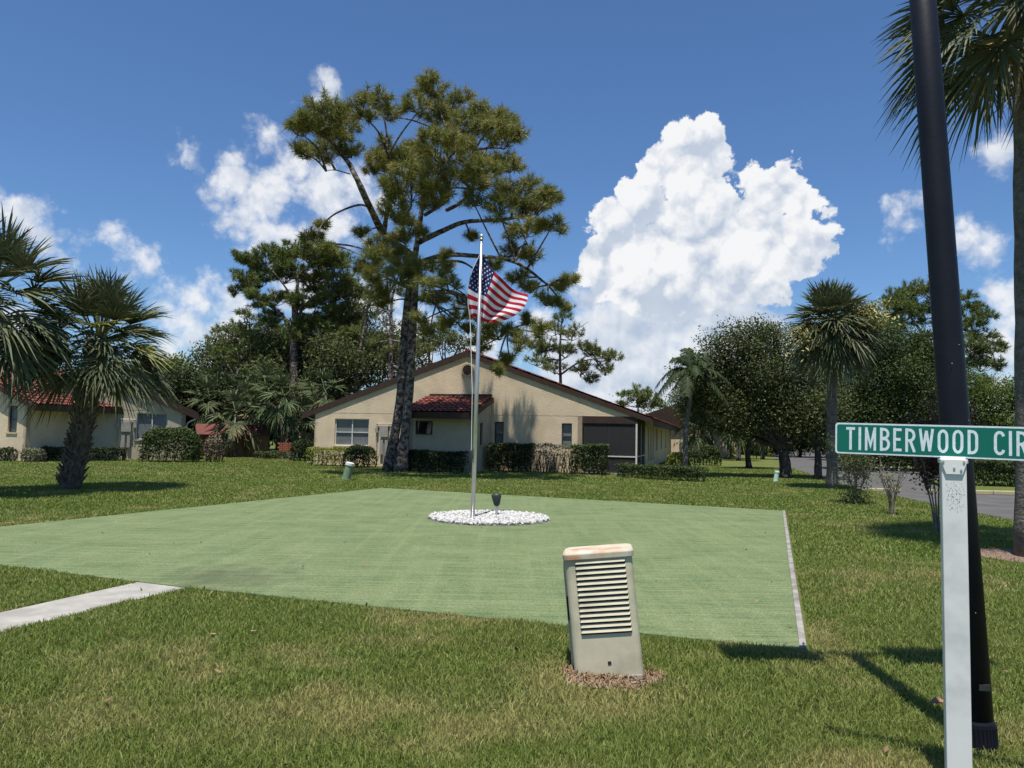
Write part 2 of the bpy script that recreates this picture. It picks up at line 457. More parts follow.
def np_mesh(name, V, Fc, material, parent=None, tint=None, smooth=False, midx=None):
    """V (n,3); Fc (m,k) faces, all of k corners; tint per face."""
    V = np.asarray(V, dtype=np.float32); Fc = np.asarray(Fc, dtype=np.int32)
    k = Fc.shape[1]
    me = bpy.data.meshes.new(name)
    me.vertices.add(len(V)); me.vertices.foreach_set('co', V.ravel())
    me.loops.add(Fc.size); me.loops.foreach_set('vertex_index', Fc.ravel())
    me.polygons.add(len(Fc)); me.polygons.foreach_set('loop_start', np.arange(0, Fc.size, k, dtype=np.int32))
    me.update(calc_edges=True)
    if tint is not None:
        a = me.attributes.new('tint', 'FLOAT', 'FACE')
        a.data.foreach_set('value', np.clip(np.asarray(tint, dtype=np.float32), 0, 1))
    if midx is not None:
        me.polygons.foreach_set('material_index', np.asarray(midx, dtype=np.int32))
    return link(me, name, material, parent, smooth)


class MB:
    def __init__(s): s.v, s.f, s.m = [], [], []

    def face(s, pts, mi=0):
        i = len(s.v); s.v += [tuple(p) for p in pts]; s.f.append(tuple(range(i, i + len(pts)))); s.m.append(mi)

    def hexa(s, p, mi=0):
        """8 points: bottom 0-3, top 4-7"""
        i = len(s.v); s.v += [tuple(q) for q in p]
        for q in ((0, 3, 2, 1), (4, 5, 6, 7), (0, 1, 5, 4), (1, 2, 6, 5), (2, 3, 7, 6), (3, 0, 4, 7)):
            s.f.append(tuple(i + k for k in q)); s.m.append(mi)

    def box(s, o, u, v, w, mi=0):
        """corner o and three edge vectors"""
        o, u, v, w = Vector(o), Vector(u), Vector(v), Vector(w)
        s.hexa([o, o + u, o + u + v, o + v, o + w, o + u + w, o + u + v + w, o + v + w], mi)

    def cbox(s, c, sx, sy, sz, rz=0.0, mi=0):
        c = Vector(c); a = Vector((math.cos(rz), math.sin(rz), 0)); b = Vector((-math.sin(rz), math.cos(rz), 0))
        s.box(c - a * sx / 2 - b * sy / 2 - Vector((0, 0, sz / 2)), a * sx, b * sy, Vector((0, 0, sz)), mi)

    def tube(s, pts, rad, n=8, cap=True, mi=0, jit=0.0):
        pts = [Vector(p) for p in pts]
        if not isinstance(rad, (list, tuple)): rad = [rad] * len(pts)
        rings = []
        ref = Vector((0, 0, 1))
        for i, p in enumerate(pts):
            d = (pts[min(i + 1, len(pts) - 1)] - pts[max(i - 1, 0)]).normalized()
            if abs(d.dot(ref)) > 0.95: ref = Vector((1, 0, 0)) if abs(d.x) < 0.9 else Vector((0, 1, 0))
            a = d.cross(ref).normalized(); b_ = d.cross(a)
            ref = -b_ if False else ref
            r = []
            for k in range(n):
                t_ = 2 * math.pi * k / n
                rr = rad[i] * (1 + (random.uniform(-jit, jit) if jit else 0))
                s.v.append(tuple(p + (a * math.cos(t_) + b_ * math.sin(t_)) * rr)); r.append(len(s.v) - 1)
            rings.append(r)
        for i in range(len(rings) - 1):
            for k in range(n):
                s.f.append((rings[i][k], rings[i][(k + 1) % n], rings[i + 1][(k + 1) % n], rings[i + 1][k])); s.m.append(mi)
        if cap:
            s.f.append(tuple(rings[0][::-1])); s.m.append(mi); s.f.append(tuple(rings[-1])); s.m.append(mi)

    def prism(s, poly, axis, mi=0):
        """polygon (list of points) swept by vector axis"""
        n_ = len(poly); i = len(s.v); axis = Vector(axis)
        s.v += [tuple(p) for p in poly] + [tuple(Vector(p) + axis) for p in poly]
        s.f.append(tuple(i + k for k in range(n_))[::-1]); s.m.append(mi)
        s.f.append(tuple(i + n_ + k for k in range(n_))); s.m.append(mi)
        for k in range(n_):
            s.f.append((i + k, i + (k + 1) % n_, i + n_ + (k + 1) % n_, i + n_ + k)); s.m.append(mi)

    def build(s, name, material, parent=None, smooth=False, bevel=0.0):
        me = bpy.data.meshes.new(name)
        me.from_pydata(s.v, [], s.f); me.update()
        import bmesh
        bm = bmesh.new(); bm.from_mesh(me); bmesh.ops.recalc_face_normals(bm, faces=bm.faces); bm.to_mesh(me); bm.free()
        if any(s.m): me.polygons.foreach_set('material_index', s.m)
        o = link(me, name, material, parent, smooth)
        if bevel:
            md = o.modifiers.new('bevel', 'BEVEL'); md.width = bevel; md.segments = 2; md.limit_method = 'ANGLE'
        return o


def curve_pts(pts, n=8):
    """Catmull-Rom through points"""
    pts = [Vector(p) for p in pts]
    q = [pts[0] * 2 - pts[1]] + pts + [pts[-1] * 2 - pts[-2]]
    out = []
    for i in range(1, len(q) - 2):
        for k in range(n):
            t_ = k / n
            a, b_, c_, d_ = q[i - 1], q[i], q[i + 1], q[i + 2]
            out.append(0.5 * ((2 * b_) + (c_ - a) * t_ + (2 * a - 5 * b_ + 4 * c_ - d_) * t_ ** 2 + (3 * b_ - a - 3 * c_ + d_) * t_ ** 3))
    out.append(pts[-1])
    return out


def rand_dirs(n):
    v = rng.normal(size=(n, 3)); return v / np.linalg.norm(v, axis=1, keepdims=True)


def leaves_geo(c, size, aspect=0.5, upb=0.5):
    """rhombic leaf per centre"""
    n = len(c)
    a = rand_dirs(n)
    nn = rand_dirs(n); nn[:, 2] = np.abs(nn[:, 2]) + upb
    b_ = np.cross(a, nn); b_ /= np.linalg.norm(b_, axis=1, keepdims=True) + 1e-9
    s = size * rng.uniform(0.6, 1.3, size=(n, 1))
    V = np.stack([c - a * s * .5, c + b_ * s * aspect * .5, c + a * s * .5, c - b_ * s * aspect * .5], axis=1).reshape(-1, 3)
    return V, np.arange(4 * n).reshape(-1, 4)


def vnoise(x, y, s, seed=0):
    """cheap smooth value noise in 0..1"""
    r_ = np.random.default_rng(seed); T = r_.random((64, 64))
    x = x / s; y = y / s
    xi = np.floor(x).astype(int); yi = np.floor(y).astype(int); fx = x - xi; fy = y - yi
    fx = fx * fx * (3 - 2 * fx); fy = fy * fy * (3 - 2 * fy)
    g = lambda i, j: T[(xi + i) % 64, (yi + j) % 64]
    return (g(0, 0) * (1 - fx) + g(1, 0) * fx) * (1 - fy) + (g(0, 1) * (1 - fx) + g(1, 1) * fx) * fy


def inpoly(x, y, poly):
    ins = np.zeros(x.shape, bool); j = len(poly) - 1
    for i in range(len(poly)):
        xi, yi, xj, yj = poly[i][0], poly[i][1], poly[j][0], poly[j][1]
        ins ^= ((yi > y) != (yj > y)) & (x < (xj - xi) * (y - yi) / (yj - yi + 1e-12) + xi)
        j = i
    return ins


# ------------------------------------------------------------------ ground, turf, path, street
def sheet(name, poly, z, material, kind='structure', h=0.0):
    mb = MB()
    if h: mb.prism([(p[0], p[1], z - h) for p in poly], (0, 0, h))
    else: mb.face([(p[0], p[1], z) for p in poly])
    o = mb.build(name, material)
    o['kind'] = kind
    return o


mb = MB()
mb.face([(-1500, -300, 0), (1500, -300, 0), (1500, 3000, 0), (-1500, 3000, 0)])
tag(mb.build('ground', 'lawn'), kind='structure')

GREEN = [(2.21, 5.86), (6.05, 17.0), (-3.6, 21.5), (-8.7, 10.0), (-5.9, 8.75), (-3.14, 7.65)]
sheet('putting_green', GREEN, 0.02, 'turf', h=0.02)
_a, _b, _c, _d = G(200, 587), G(152, 582), G(0, 614), G(0, 634)
PATH = [(_a.x, _a.y + .15), (_b.x, _b.y + .25), (_c.x, _c.y), (-5.3, 4.0), (-6.2, 1.6), (-5.35, 1.3), (-4.5, 3.7), (_d.x, _d.y)]
mbp = MB()
mbp.prism([(p[0], p[1], 0.0) for p in PATH], (0, 0, 0.012))
tag(mbp.build('path', 'concrete'), kind='structure')
# narrow concrete header along the right edge of the green, broken into pours
kr = thing('edging_strip', 'thin weathered white concrete edging along the right side of the green', 'edging', (2.21, 5.86, 0))
a = Vector((2.212, 5.86, 0)); bb = Vector((6.052, 17.0, 0)); dv = (bb - a).normalized(); nv = Vector((dv.y, -dv.x, 0))
L_ = (bb - a).length; s0 = 0.0
while s0 < L_ - 0.1:
    s1 = min(L_, s0 + random.uniform(2.2, 3.4))
    mb = MB(); off = random.uniform(-.002, .002)
    mb.box(a + dv * (s0 + .008) + nv * off, dv * (s1 - s0 - .016), nv * 0.055, (0, 0, 0.032))
    mb.build('strip_section', 'kerb_concrete', kr, bevel=0.006)
    s0 = s1

LE = [(9.6, 11.0), (10.3, 14.0), (10.55, 17.0), (10.8, 19.6), (11.25, 22.4), (11.6, 25.0), (12.6, 30.0), (15.0, 40.0), (18.5, 52.0), (24.0, 70.0), (33, 95.0), (45, 125)]
WID = 6.4
RE = [(p[0] + WID, p[1] - 1.0) for p in LE]
sheet('street', LE + RE[::-1], 0.004, 'asphalt')
sheet('parking_court', [(15.2, 9.0), (40, 9.0), (40, 23.2), (17.2, 23.2)], 0.008, 'asphalt')
# kerbed grass island across the street
isl = [(14.6, 23.9), (40, 23.9), (40, 30), (16.2, 30)]
mb = MB(); mb.prism([(p[0], p[1], 0.004) for p in isl], (0, 0, 0.1))
tag(mb.build('grass_verge', 'lawn'), kind='structure')


def kerb(name, pts, material, label, w=0.15, h=0.13):
    r_ = thing(name, label, 'kerb', (pts[0][0], pts[0][1], 0))
    for i in range(len(pts) - 1):
        p, q = Vector((*pts[i], 0)), Vector((*pts[i + 1], 0)); d = (q - p).normalized(); nn = Vector((-d.y, d.x, 0))
        k = MB(); k.box(p + d * .01, d * ((q - p).length - .02), nn * w, (0, 0, h)); k.build('kerb_stone', material, r_, bevel=.02)


kerb('painted_kerb', [(13.0, 23.7), (15.0, 23.72), (17, 23.74)], 'yellow_paint', 'faded yellow kerb on the far side of the street, before the clipped hedge')
kerb('painted_kerb', [(11.05, 24.3), (11.9, 24.35), (12.5, 24.4)], 'yellow_paint', 'short cream yellow kerb left of the first crape myrtle shrub', h=0.1)

# ------------------------------------------------------------------ houses
Z = Vector((0, 0, 1))


def wall_panel(mb, o, u, nrm_, width, z0, z1, holes, thick=0.2):
    """wall in plane through o along unit u; nrm_ outward; holes (t0,t1,za,zb); inner faces recessed by thick"""
    o = Vector(o); u = Vector(u); nv_ = Vector(nrm_)
    ts = sorted({0, width} | {h[0] for h in holes} | {h[1] for h in holes})
    zs = sorted({z0, z1} | {h[2] for h in holes} | {h[3] for h in holes})
    pt = lambda t_, z_, d=0.0: o + u * t_ + Z * z_ - nv_ * d
    for i in range(len(ts) - 1):
        for j in range(len(zs) - 1):
            tm, zm = (ts[i] + ts[i + 1]) / 2, (zs[j] + zs[j + 1]) / 2
            if any(h[0] < tm < h[1] and h[2] < zm < h[3] for h in holes): continue
            for d in (0, thick):
                mb.face([pt(ts[i], zs[j], d), pt(ts[i + 1], zs[j], d), pt(ts[i + 1], zs[j + 1], d), pt(ts[i], zs[j + 1], d)])
    for (a_, b_, c_, d_) in holes:
        for q in (((a_, c_), (b_, c_)), ((b_, c_), (b_, d_)), ((b_, d_), (a_, d_)), ((a_, d_), (a_, c_))):
            mb.face([pt(*q[0]), pt(*q[1]), pt(*q[1], thick), pt(*q[0], thick)])
    for q in (((0, z0), (0, z1)), ((width, z0), (width, z1))):
        mb.face([pt(*q[0]), pt(*q[1]), pt(*q[1], thick), pt(*q[0], thick)])


def window(parent, o, u, nrm_, hole, fr='frame_bronze', glass='glass', mull=1, rail=True, sill=True, blind=0.55, depth=0.10, label=None):
    o = Vector(o); u = Vector(u); nv_ = Vector(nrm_); t0, t1, z0, z1 = hole
    pt = lambda t_, z_, d: o + u * t_ + Z * z_ - nv_ * d
    w = MB(); e = 0.045
    def bar(ta, tb, za, zb, d0=depth - .03, th=.05): w.box(pt(ta, za, d0 + th), u * (tb - ta), nv_ * th, Z * (zb - za))
    bar(t0, t1, z0, z0 + e); bar(t0, t1, z1 - e, z1); bar(t0, t0 + e, z0 + e, z1 - e); bar(t1 - e, t1, z0 + e, z1 - e)
    for k in range(1, mull + 1):
        tm = t0 + (t1 - t0) * k / (mull + 1); bar(tm - .025, tm + .025, z0 + e, z1 - e)
    if rail:
        zm = (z0 + z1) / 2; bar(t0 + e, t1 - e, zm - .02, zm + .02, depth - .034)
    f = w.build('window', fr, parent)
    if label: f['label'] = label
    g = MB(); g.box(pt(t0, z0, depth + .035), u * (t1 - t0), nv_ * .008, Z * (z1 - z0)); g.build('pane', glass, f)
    if blind > 0:
        bl = MB(); zz = z1 - .02
        while zz > z1 - (z1 - z0) * blind:
            bl.box(pt(t0 + .03, zz - .045, depth + .026), u * (t1 - t0 - .06), nv_ * .006, Z * .04); zz -= .052
        bl.build('blind', 'blinds', f)
    if sill:
        s_ = MB(); s_.box(pt(t0 - .06, z0 - .07, -.04), u * (t1 - t0 + .12), -nv_ * .14, Z * .065); s_.build('sill', 'stucco_seam', f)
    return f


def tile_roof(parent, o, u, width, down, length, name='roof', per=0.23, row=0.36, amp=0.045, label=None, material='tile', thick=0.1):
    """barrel-tiled slope: o = ridge/top corner, u along the eave, down = unit vector down the slope"""
    o = Vector(o); u = Vector(u).normalized(); dn = Vector(down).normalized()
    nv_ = u.cross(dn).normalized()
    if nv_.z < 0: nv_ = -nv_
    nc = max(6, int(width / per) * 6); nr = max(2, int(length / row))
    V, Fq = [], []
    for r_ in range(nr):
        for e in (0, 1):
            s_ = (r_ + e) * length / nr
            for c_ in range(nc + 1):
                t_ = width * c_ / nc
                h = amp * (abs(math.cos(math.pi * t_ / per)) ** 0.8) + (0.035 if e else 0.0)
                V.append(o + u * t_ + dn * s_ + nv_ * h)
    W = nc + 1
    for r_ in range(2 * nr - 1):
        for c_ in range(nc):
            Fq.append((r_ * W + c_, r_ * W + c_ + 1, (r_ + 1) * W + c_ + 1, (r_ + 1) * W + c_))
    mb = MB(); mb.v = [tuple(v) for v in V]; mb.f = Fq; mb.m = [0] * len(Fq)
    mb.box(o - nv_ * thick, u * width, dn * (length - .01), nv_ * (thick - .003))
    ob = mb.build(name, material, parent)
    if label: ob['label'] = label
    return ob


# ---- main house
TH = R(14.5)
U = Vector((math.cos(TH), -math.sin(TH), 0)); D = Vector((math.sin(TH), math.cos(TH), 0)); N = -D
A0 = G(315.8, 463); A0 = Vector(((315.8 - 512) / F * 35.5, 35.5, 0))


def tpx(px, y_guess=None):
    k = (px - 512) / F
    return (k * A0.y - A0.x) / (U.x - k * U.y)


WT = tpx(638)
house = thing('gabled_house', 'long beige stucco house with low gable end facing the green, behind the flagpole', 'house', (A0.x, A0.y, 0), -TH)
hp = lambda t_, s_, z_: A0 + U * t_ + D * s_ + Z * z_
EZ, PZ, PT = 2.42, 5.08, tpx(466)
tP0 = tpx(583)
Lh = 30.0
tw = [tpx(336), tpx(370)]
wins = [(tw[0], tw[1], 0.92, 2.16), (tpx(495.3), tpx(504.5), 1.05, 2.12), (tpx(562.5), tpx(572.7), 1.0, 2.1)]
mb = MB()
wall_panel(mb, hp(0, 0, 0), U, N, tP0, 0, EZ, wins)
wall_panel(mb, hp(0, 0, 0), D, -U, Lh, 0, EZ, [])                                    # left side
wall_panel(mb, hp(WT, 4.2, 0), D, U, Lh - 4.2, 0, EZ, [(1.6, 2.5, .5, 2.1), (3.2, 4.1, .5, 2.1), (4.8, 5.7, .5, 2.1), (7.5, 9, .9, 2.1), (12, 13.5, .9, 2.1), (17, 18.5, .9, 2.1)])
wall_panel(mb, hp(tP0, 0, 0), D, U, 4.2, 0, EZ, [])                                    # porch inner side
wall_panel(mb, hp(tP0, 4.2, 0), U, N, WT - tP0, 0, EZ, [(.5, 1.9, .1, 2.1)])                # porch back
wall_panel(mb, hp(0, Lh, 0), U, D, WT, 0, EZ, [])
# gable triangle, slightly proud: its seam is the line across the wall
mb2 = MB()
tri = [hp(0, -.006, EZ), hp(WT, -.006, EZ), hp(WT, -.006, EZ + .14), hp(PT, -.006, PZ - .02), hp(0, -.006, EZ + .14)]
mb2.prism(tri, D * .2)
mb2.build('gable', 'stucco', house)
mb2 = MB()
tri = [hp(0, Lh - .2, EZ), hp(WT, Lh - .2, EZ), hp(WT, Lh - .2, EZ + .14), hp(PT, Lh - .2, PZ - .02), hp(0, Lh - .2, EZ + .14)]
mb2.prism(tri, D * .2)
mb2.build('gable', 'stucco', house)
mb.build('wall', 'stucco', house)
window(house, hp(0, 0, 0), U, N, wins[0], fr='frame_white', mull=1, blind=.98)
window(house, hp(0, 0, 0), U, N, wins[1], mull=0, blind=.9, sill=False)
window(house, hp(0, 0, 0), U, N, wins[2], mull=0, blind=.9, sill=False)
for h in [(1.6, 2.5, .5, 2.1), (3.2, 4.1, .5, 2.1), (4.8, 5.7, .5, 2.1), (7.5, 9, .9, 2.1), (12, 13.5, .9, 2.1), (17, 18.5, .9, 2.1)]:
    window(house, hp(WT, 4.2, 0), D, U, h, fr='frame_white', mull=0, blind=.3)
window(house, hp(tP0, 4.2, 0), U, N, (.5, 1.9, .1, 2.1), glass='glass_dark', mull=1, rail=False, sill=False, blind=0)
# two slopes
ov = 0.03
oh = 0.62
sl = (PZ - EZ) / PT; slr = (PZ - EZ) / (WT - PT)
lenL = math.hypot(PT + oh, (PT + oh) * sl); lenR = math.hypot(WT - PT + oh, (WT - PT + oh) * slr)
dl = (-U - Z * sl).normalized(); dr = (U - Z * slr).normalized()
tile_roof(house, hp(PT, -ov, PZ + .14), D, Lh + 2 * ov, dl, lenL, per=.5, row=.6, label='left slope of the red tiled roof')
tile_roof(house, hp(PT, -ov, PZ + .14), D, Lh + 2 * ov, dr, lenR, per=.5, row=.6, label='right slope of the red tiled roof')
mb = MB()       # ridge and rake cap tiles
mb.tube([hp(PT, -ov, PZ + .19), hp(PT, Lh + ov, PZ + .19)], .09, 8)
mb.build('ridge_cap', 'tile', house)
mb = MB()       # rake boards, brown
for dd, ln in ((dl, lenL), (dr, lenR)):
    nn = Vector((0, 0, -1))
    top_ = .19 if dd is dl else .13
    mb.prism([hp(PT, -ov - .05, PZ + top_), hp(PT, -ov - .05, PZ + top_) + dd * ln, hp(PT, -ov - .05, PZ - .07) + dd * ln, hp(PT, -ov - .05, PZ - .07)], D * .045)
mb.build('rake_board', 'fascia', house)
mb = MB()
for side, dd, ln in ((-1, dl, lenL), (1, dr, lenR)):
    e = hp(PT, -ov, PZ + .04) + dd * ln
    mb.box(e + Z * -.2, D * (Lh + 2 * ov), U * (.04 * side), Z * .2)
mb.build('eave_board', 'fascia', house)
mb = MB()
e = hp(PT, 0, PZ + .04) + dr * lenR
mb.box(hp(WT + .01, 0, EZ - .03), D * Lh, U * (oh - .02), Z * .02)
mb.box(hp(-oh + .02, 0, EZ - .03), D * Lh, U * (oh - .03), Z * .02)
mb.build('soffit', 'soffit', house)
# gutter + downspout at left corner
mb = MB()
g0 = hp(-oh - .06, -.1, EZ + .0)
mb.tube([g0 + D * 0, g0 + D * Lh], .06, 8)
mb.build('gutter', 'fascia', house)
mb = MB()
mb.tube(curve_pts([g0 + D * .3, g0 + D * .3 - Z * .12 + U * .05, hp(-.25, .2, EZ - .3), hp(-.06, .2, EZ - .35), hp(-.06, .2, EZ - .6)], 5) + [hp(-.06, .2, .15), hp(-.3, .0, .08)], .04, 6)
mb.build('downspout', 'frame_white', house, smooth=True)
# round vent with louvres
vc = hp(tpx(467.5), -.02, 4.39)
mb = MB(); pr = []
for k in range(24):
    a_ = 2 * math.pi * k / 24; b_ = 2 * math.pi * (k + 1) / 24
    q = lambda r__, an, d: vc + U * (r__ * math.cos(an)) + Z * (r__ * math.sin(an)) + N * d
    mb.hexa([q(.22, a_, 0), q(.29, a_, 0), q(.29, b_, 0), q(.22, b_, 0), q(.22, a_, .05), q(.29, a_, .05), q(.29, b_, .05), q(.22, b_, .05)])
vf = mb.build('vent', 'stucco_seam', house)
mb = MB()
for k in range(8):
    zz = -.2 + k * .05; hw = math.sqrt(max(.001, .215 ** 2 - (zz + .02) ** 2))
    mb.box(vc + U * -hw + Z * zz + N * .005, U * 2 * hw, N * .03 + Z * -.02, Z * .02)
mb.prism([vc + U * (.22 * math.cos(k * math.pi / 10)) + Z * (.22 * math.sin(k * math.pi / 10)) + N * .002 for k in range(20)], N * .003)
mb.build('louver', 'louver_dark', vf)

# bump-out with lean-to roof
tB1 = tpx(492); sB = -2.45; tB0 = tB1 - 2.85
mb = MB()
bw = [(.28, 1.04, 1.5, 2.08)]
BZ = 2.22
oB = hp(tB0, sB, 0)
wall_panel(mb, oB, U, N, tB1 - tB0, 0, BZ, bw)
wall_panel(mb, hp(tB1, sB, 0), D, U, -sB - .02, 0, BZ, [(.8, 1.25, 1.1, 2.05)])
wall_panel(mb, hp(tB0, sB, 0), D, -U, -sB - .02, 0, BZ, [])
for t_ in (tB0, tB1 - .2):
    mb.prism([hp(t_, sB, BZ), hp(t_, -.03, BZ), hp(t_, -.03, BZ + .72), hp(t_, sB, BZ + .02)], U * .2)
mb.build('entry_wall', 'stucco_shade', house)
window(house, oB, U, N, bw[0], glass='glass_dark', mull=0, rail=False, blind=0)
window(house, hp(tB1, sB, 0), D, U, (.8, 1.25, 1.1, 2.05), glass='glass_dark', mull=0, rail=False, blind=0)
rt = hp(tB0 - .12, -.05, 3.2); re_ = hp(tB0 - .12, sB - .75, 2.42)
dn_ = (re_ - rt)
tile_roof(house, rt, U, tB1 - tB0 + .19, dn_.normalized(), dn_.length, per=.24, row=.36, label='small lean-to roof of glossy red barrel tiles')
mb = MB(); mb.box(re_ - Z * .26 + N * .01, U * (tB1 - tB0 + .19), N * .05, Z * .24)
mb.prism([re_ + U * (tB1 - tB0 + .20) + Z * -.02, re_ + U * (tB1 - tB0 + .20) - Z * .26, rt + U * (tB1 - tB0 + .20) - Z * .22, rt + U * (tB1 - tB0 + .20) + Z * -.02], U * .04)
mb.box(rt + U * .12 + Z * .03, U * (tB1 - tB0 + .05), N * .12, Z * .09)
mb.build('entry_eave_board', 'fascia', house)

# meter boxes on the wall


def meters(parent, o, u, nv_, t0):
    pt = lambda t_, z_, d=0.0: Vector(o) + Vector(u) * t_ + Z * z_ + Vector(nv_) * d
    p = MB()
    p.tube([pt(t0, 1.95, .06), pt(t0 + .85, 1.95, .06)], .03, 6)
    for k in (0.06, .79):
        p.tube([pt(t0 + k, 1.95, .06), pt(t0 + k, .9, .06)], .02, 6)
        p.box(pt(t0 + k - .07, 1.55, .0), Vector(u) * .14, Vector(nv_) * .13, Z * .22)
    p.tube([pt(t0 + .42, 1.2, .05), pt(t0 + .42, .1, .05)], .03, 6)
    mm = p.build('meter_pipes', 'metal_grey', parent)
    p = MB(); p.box(pt(t0 + .22, 1.35, .002), Vector(u) * .42, Vector(nv_) * .16, Z * .52)
    p.box(pt(t0 + .24, .55, .002), Vector(u) * .16, Vector(nv_) * .12, Z * .7)
    p.box(pt(t0 + .48, .6, .002), Vector(u) * .14, Vector(nv_) * .12, Z * .6)
    p.build('meter_box', 'metal_grey', parent, bevel=.01)


meters(house, hp(0, 0, 0), U, N, tpx(377.5))

# screened porch
pf = MB()
PH = 2.12
for t_ in (WT - .03,):
    pf.cbox(hp(t_, 0.0, PH / 2), .07, .07, PH, -TH)
for s_ in (2.1, 4.15):
    pf.cbox(hp(WT - .03, s_, PH / 2), .07, .07, PH, -TH)
pf.box(hp(tP0 + .065, -.02, .72), U * (WT - tP0 - .13), D * .05, Z * .05)
pf.box(hp(WT - .055, .04, .72), D * 2.02, U * .05, Z * .05)
pf.box(hp(WT - .055, 2.14, .72), D * 1.97, U * .05, Z * .05)
pf.build('porch_frame', 'frame_white', house)
pf = MB()
pf.box(hp(tP0, -.03, PH), U * (WT - tP0 + .01), D * .18, Z * (EZ - PH - .004))
pf.box(hp(WT - .13, .16, PH), D * 4.0, U * .14, Z * (EZ - PH - .004))
pf.build('porch_beam', 'fascia', house)
pf = MB()
pf.box(hp(tP0 + .07, .01, .05), U * (WT - tP0 - .14), D * .004, Z * (PH - .06))
pf.box(hp(WT - .03, .06, .05), D * 4.0, U * .004, Z * (PH - .06))
pf.build('porch_screen', 'screen_mesh', house)
pf = MB(); pf.box(hp(tP0, -.1, 0), U * (WT - tP0 + .1), D * 4.2, Z * .05); pf.build('porch_floor', 'concrete', house)
pf = MB(); pf.box(hp(tP0 + .21, .2, EZ - .06), U * (WT - tP0 - .3), D * 3.9, Z * .03); pf.build('porch_ceiling', 'soffit', house)

# ---- second building further back on the right (beyond the porch house)
B2 = Vector((9.6, 66, 0)); h2 = thing('far_house', 'beige house with brown roof far behind the leaning palm, beyond the long house', 'house', tuple(B2), -TH)
mb = MB(); q = lambda t_, s_, z_: B2 + U * t_ + D * s_ + Z * z_
wall_panel(mb, q(0, 0, 0), U, N, 9, 0, 2.5, [(2, 3.2, .9, 2.1), (5.6, 6.8, .9, 2.1)]); wall_panel(mb, q(9, 0, 0), D, U, 12, 0, 2.5, []); wall_panel(mb, q(0, 0, 0), D, -U, 12, 0, 2.5, [])
mb.build('wall', 'stucco', h2)
for h in ((2, 3.2, .9, 2.1), (5.6, 6.8, .9, 2.1)): window(h2, q(0, 0, 0), U, N, h, fr='frame_white', blind=.5)
mb = MB(); mb.prism([q(-.6, -.3, 2.45), q(9.6, -.3, 2.45), q(9.6, -.3, 2.6), q(4.5, -.3, 4.4), q(-.6, -.3, 2.6)], D * 12.6); mb.build('roof', 'fascia', h2)
B3 = P(709, 458, 76); B3.z = 0
h3 = thing('far_cottage', 'pale beige cottage glimpsed between slim trunks at the end of the lawn', 'house', tuple(B3), 0)
mb = MB(); wall_panel(mb, B3, Vector((1, 0, 0)), Vector((0, -1, 0)), 5.5, 0, 3.2, [(.4, 1.1, 1.2, 2.3), (2.6, 3.3, 1.2, 2.3)]); wall_panel(mb, B3 + Vector((5.5, 0, 0)), Vector((0, 1, 0)), Vector((1, 0, 0)), 7, 0, 3.2, [])
wall_panel(mb, B3, Vector((0, 1, 0)), Vector((-1, 0, 0)), 7, 0, 3.2, [])
mb.build('wall', 'stucco', h3)
for h in ((.4, 1.1, 1.2, 2.3), (2.6, 3.3, 1.2, 2.3)): window(h3, B3, Vector((1, 0, 0)), Vector((0, -1, 0)), h, fr='frame_white', blind=.5, mull=0)
mb = MB(); o_ = B3 + Vector((-.5, -.5, 3.15)); mb.prism([o_, o_ + Vector((6.5, 0, 0)), o_ + Vector((6.5, 0, .15)), o_ + Vector((3.2, 0, 1.6)), o_ + Vector((0, 0, .15))], (0, 8, 0)); mb.build('roof', 'fascia', h3)

# ---- left house
lh = thing('tiled_house', 'beige stucco house with bright red barrel tile roof behind the left palms', 'house', (-21.0, 33.0, 0), 0)
K1 = Vector((-21.0, 33.0, 0)); u1 = Vector((.39, .92, 0)).normalized(); n1 = Vector((u1.y, -u1.x, 0)); b1 = -n1      # b1: away from the eave, to the left
W1, D1, H1 = 4.4, 6.0, 2.62
mb = MB()
fw = [(2.75, 3.55, 1.35, 2.2)]
wall_panel(mb, K1, u1, n1, W1, 0, H1, fw)
# side wall (lit) facing the camera, window with a sill
sw = [(0.62, 1.22, 1.25, 2.42)]
wall_panel(mb, K1, b1, -u1, D1, 0, H1, sw)
mb.prism([K1 + Z * H1, K1 + b1 * D1 + Z * H1, K1 + b1 * D1 + Z * (H1 + D1 * .36), K1 + Z * (H1 + .03)], u1 * .2)
wall_panel(mb, K1 + b1 * D1, u1, -n1, W1, 0, H1, [])
mb.build('wall', 'stucco', lh)
window(lh, K1, u1, n1, fw[0], glass='glass_dark', mull=0, rail=False, blind=0)
window(lh, K1, b1, -u1, sw[0], mull=0, blind=.8)
top = K1 + b1 * D1 + Z * (H1 + .16 + D1 * .36) - u1 * .25
eav = K1 - b1 * .85 + Z * (H1 + .16 - .85 * .36) - u1 * .25
dn_ = eav - top
tile_roof(lh, top, u1, W1 + .75, dn_.normalized(), dn_.length, per=.24, row=.36, label='bright red barrel tiles above the shaded wall')
mb = MB(); mb.box(eav - Z * .27 + n1 * .01, u1 * (W1 + .75), n1 * .05, Z * .25)
mb.prism([eav - Z * .03, top - Z * .03, top - Z * .25, eav - Z * .25], -u1 * .045)
mb.prism([eav - Z * .03 + u1 * (W1 + .755), top - Z * .03 + u1 * (W1 + .755), top - Z * .25 + u1 * (W1 + .755), eav - Z * .25 + u1 * (W1 + .755)], u1 * .045)
mb.build('eave_board', 'fascia', lh)
# gabled wing behind
Yg = 37.6
gx = lambda px: (px - 512) / F * Yg
R1 = Vector((gx(187), Yg, 0))
dw = Vector((-.42, .907, 0)).normalized(); ux = Vector((dw.y, -dw.x, 0)); nx = -dw
og = R1 - ux * 8.0


def tw_px(px):
    k = (px - 512) / F
    return (k * og.y - og.x) / (ux.x - k * ux.y)


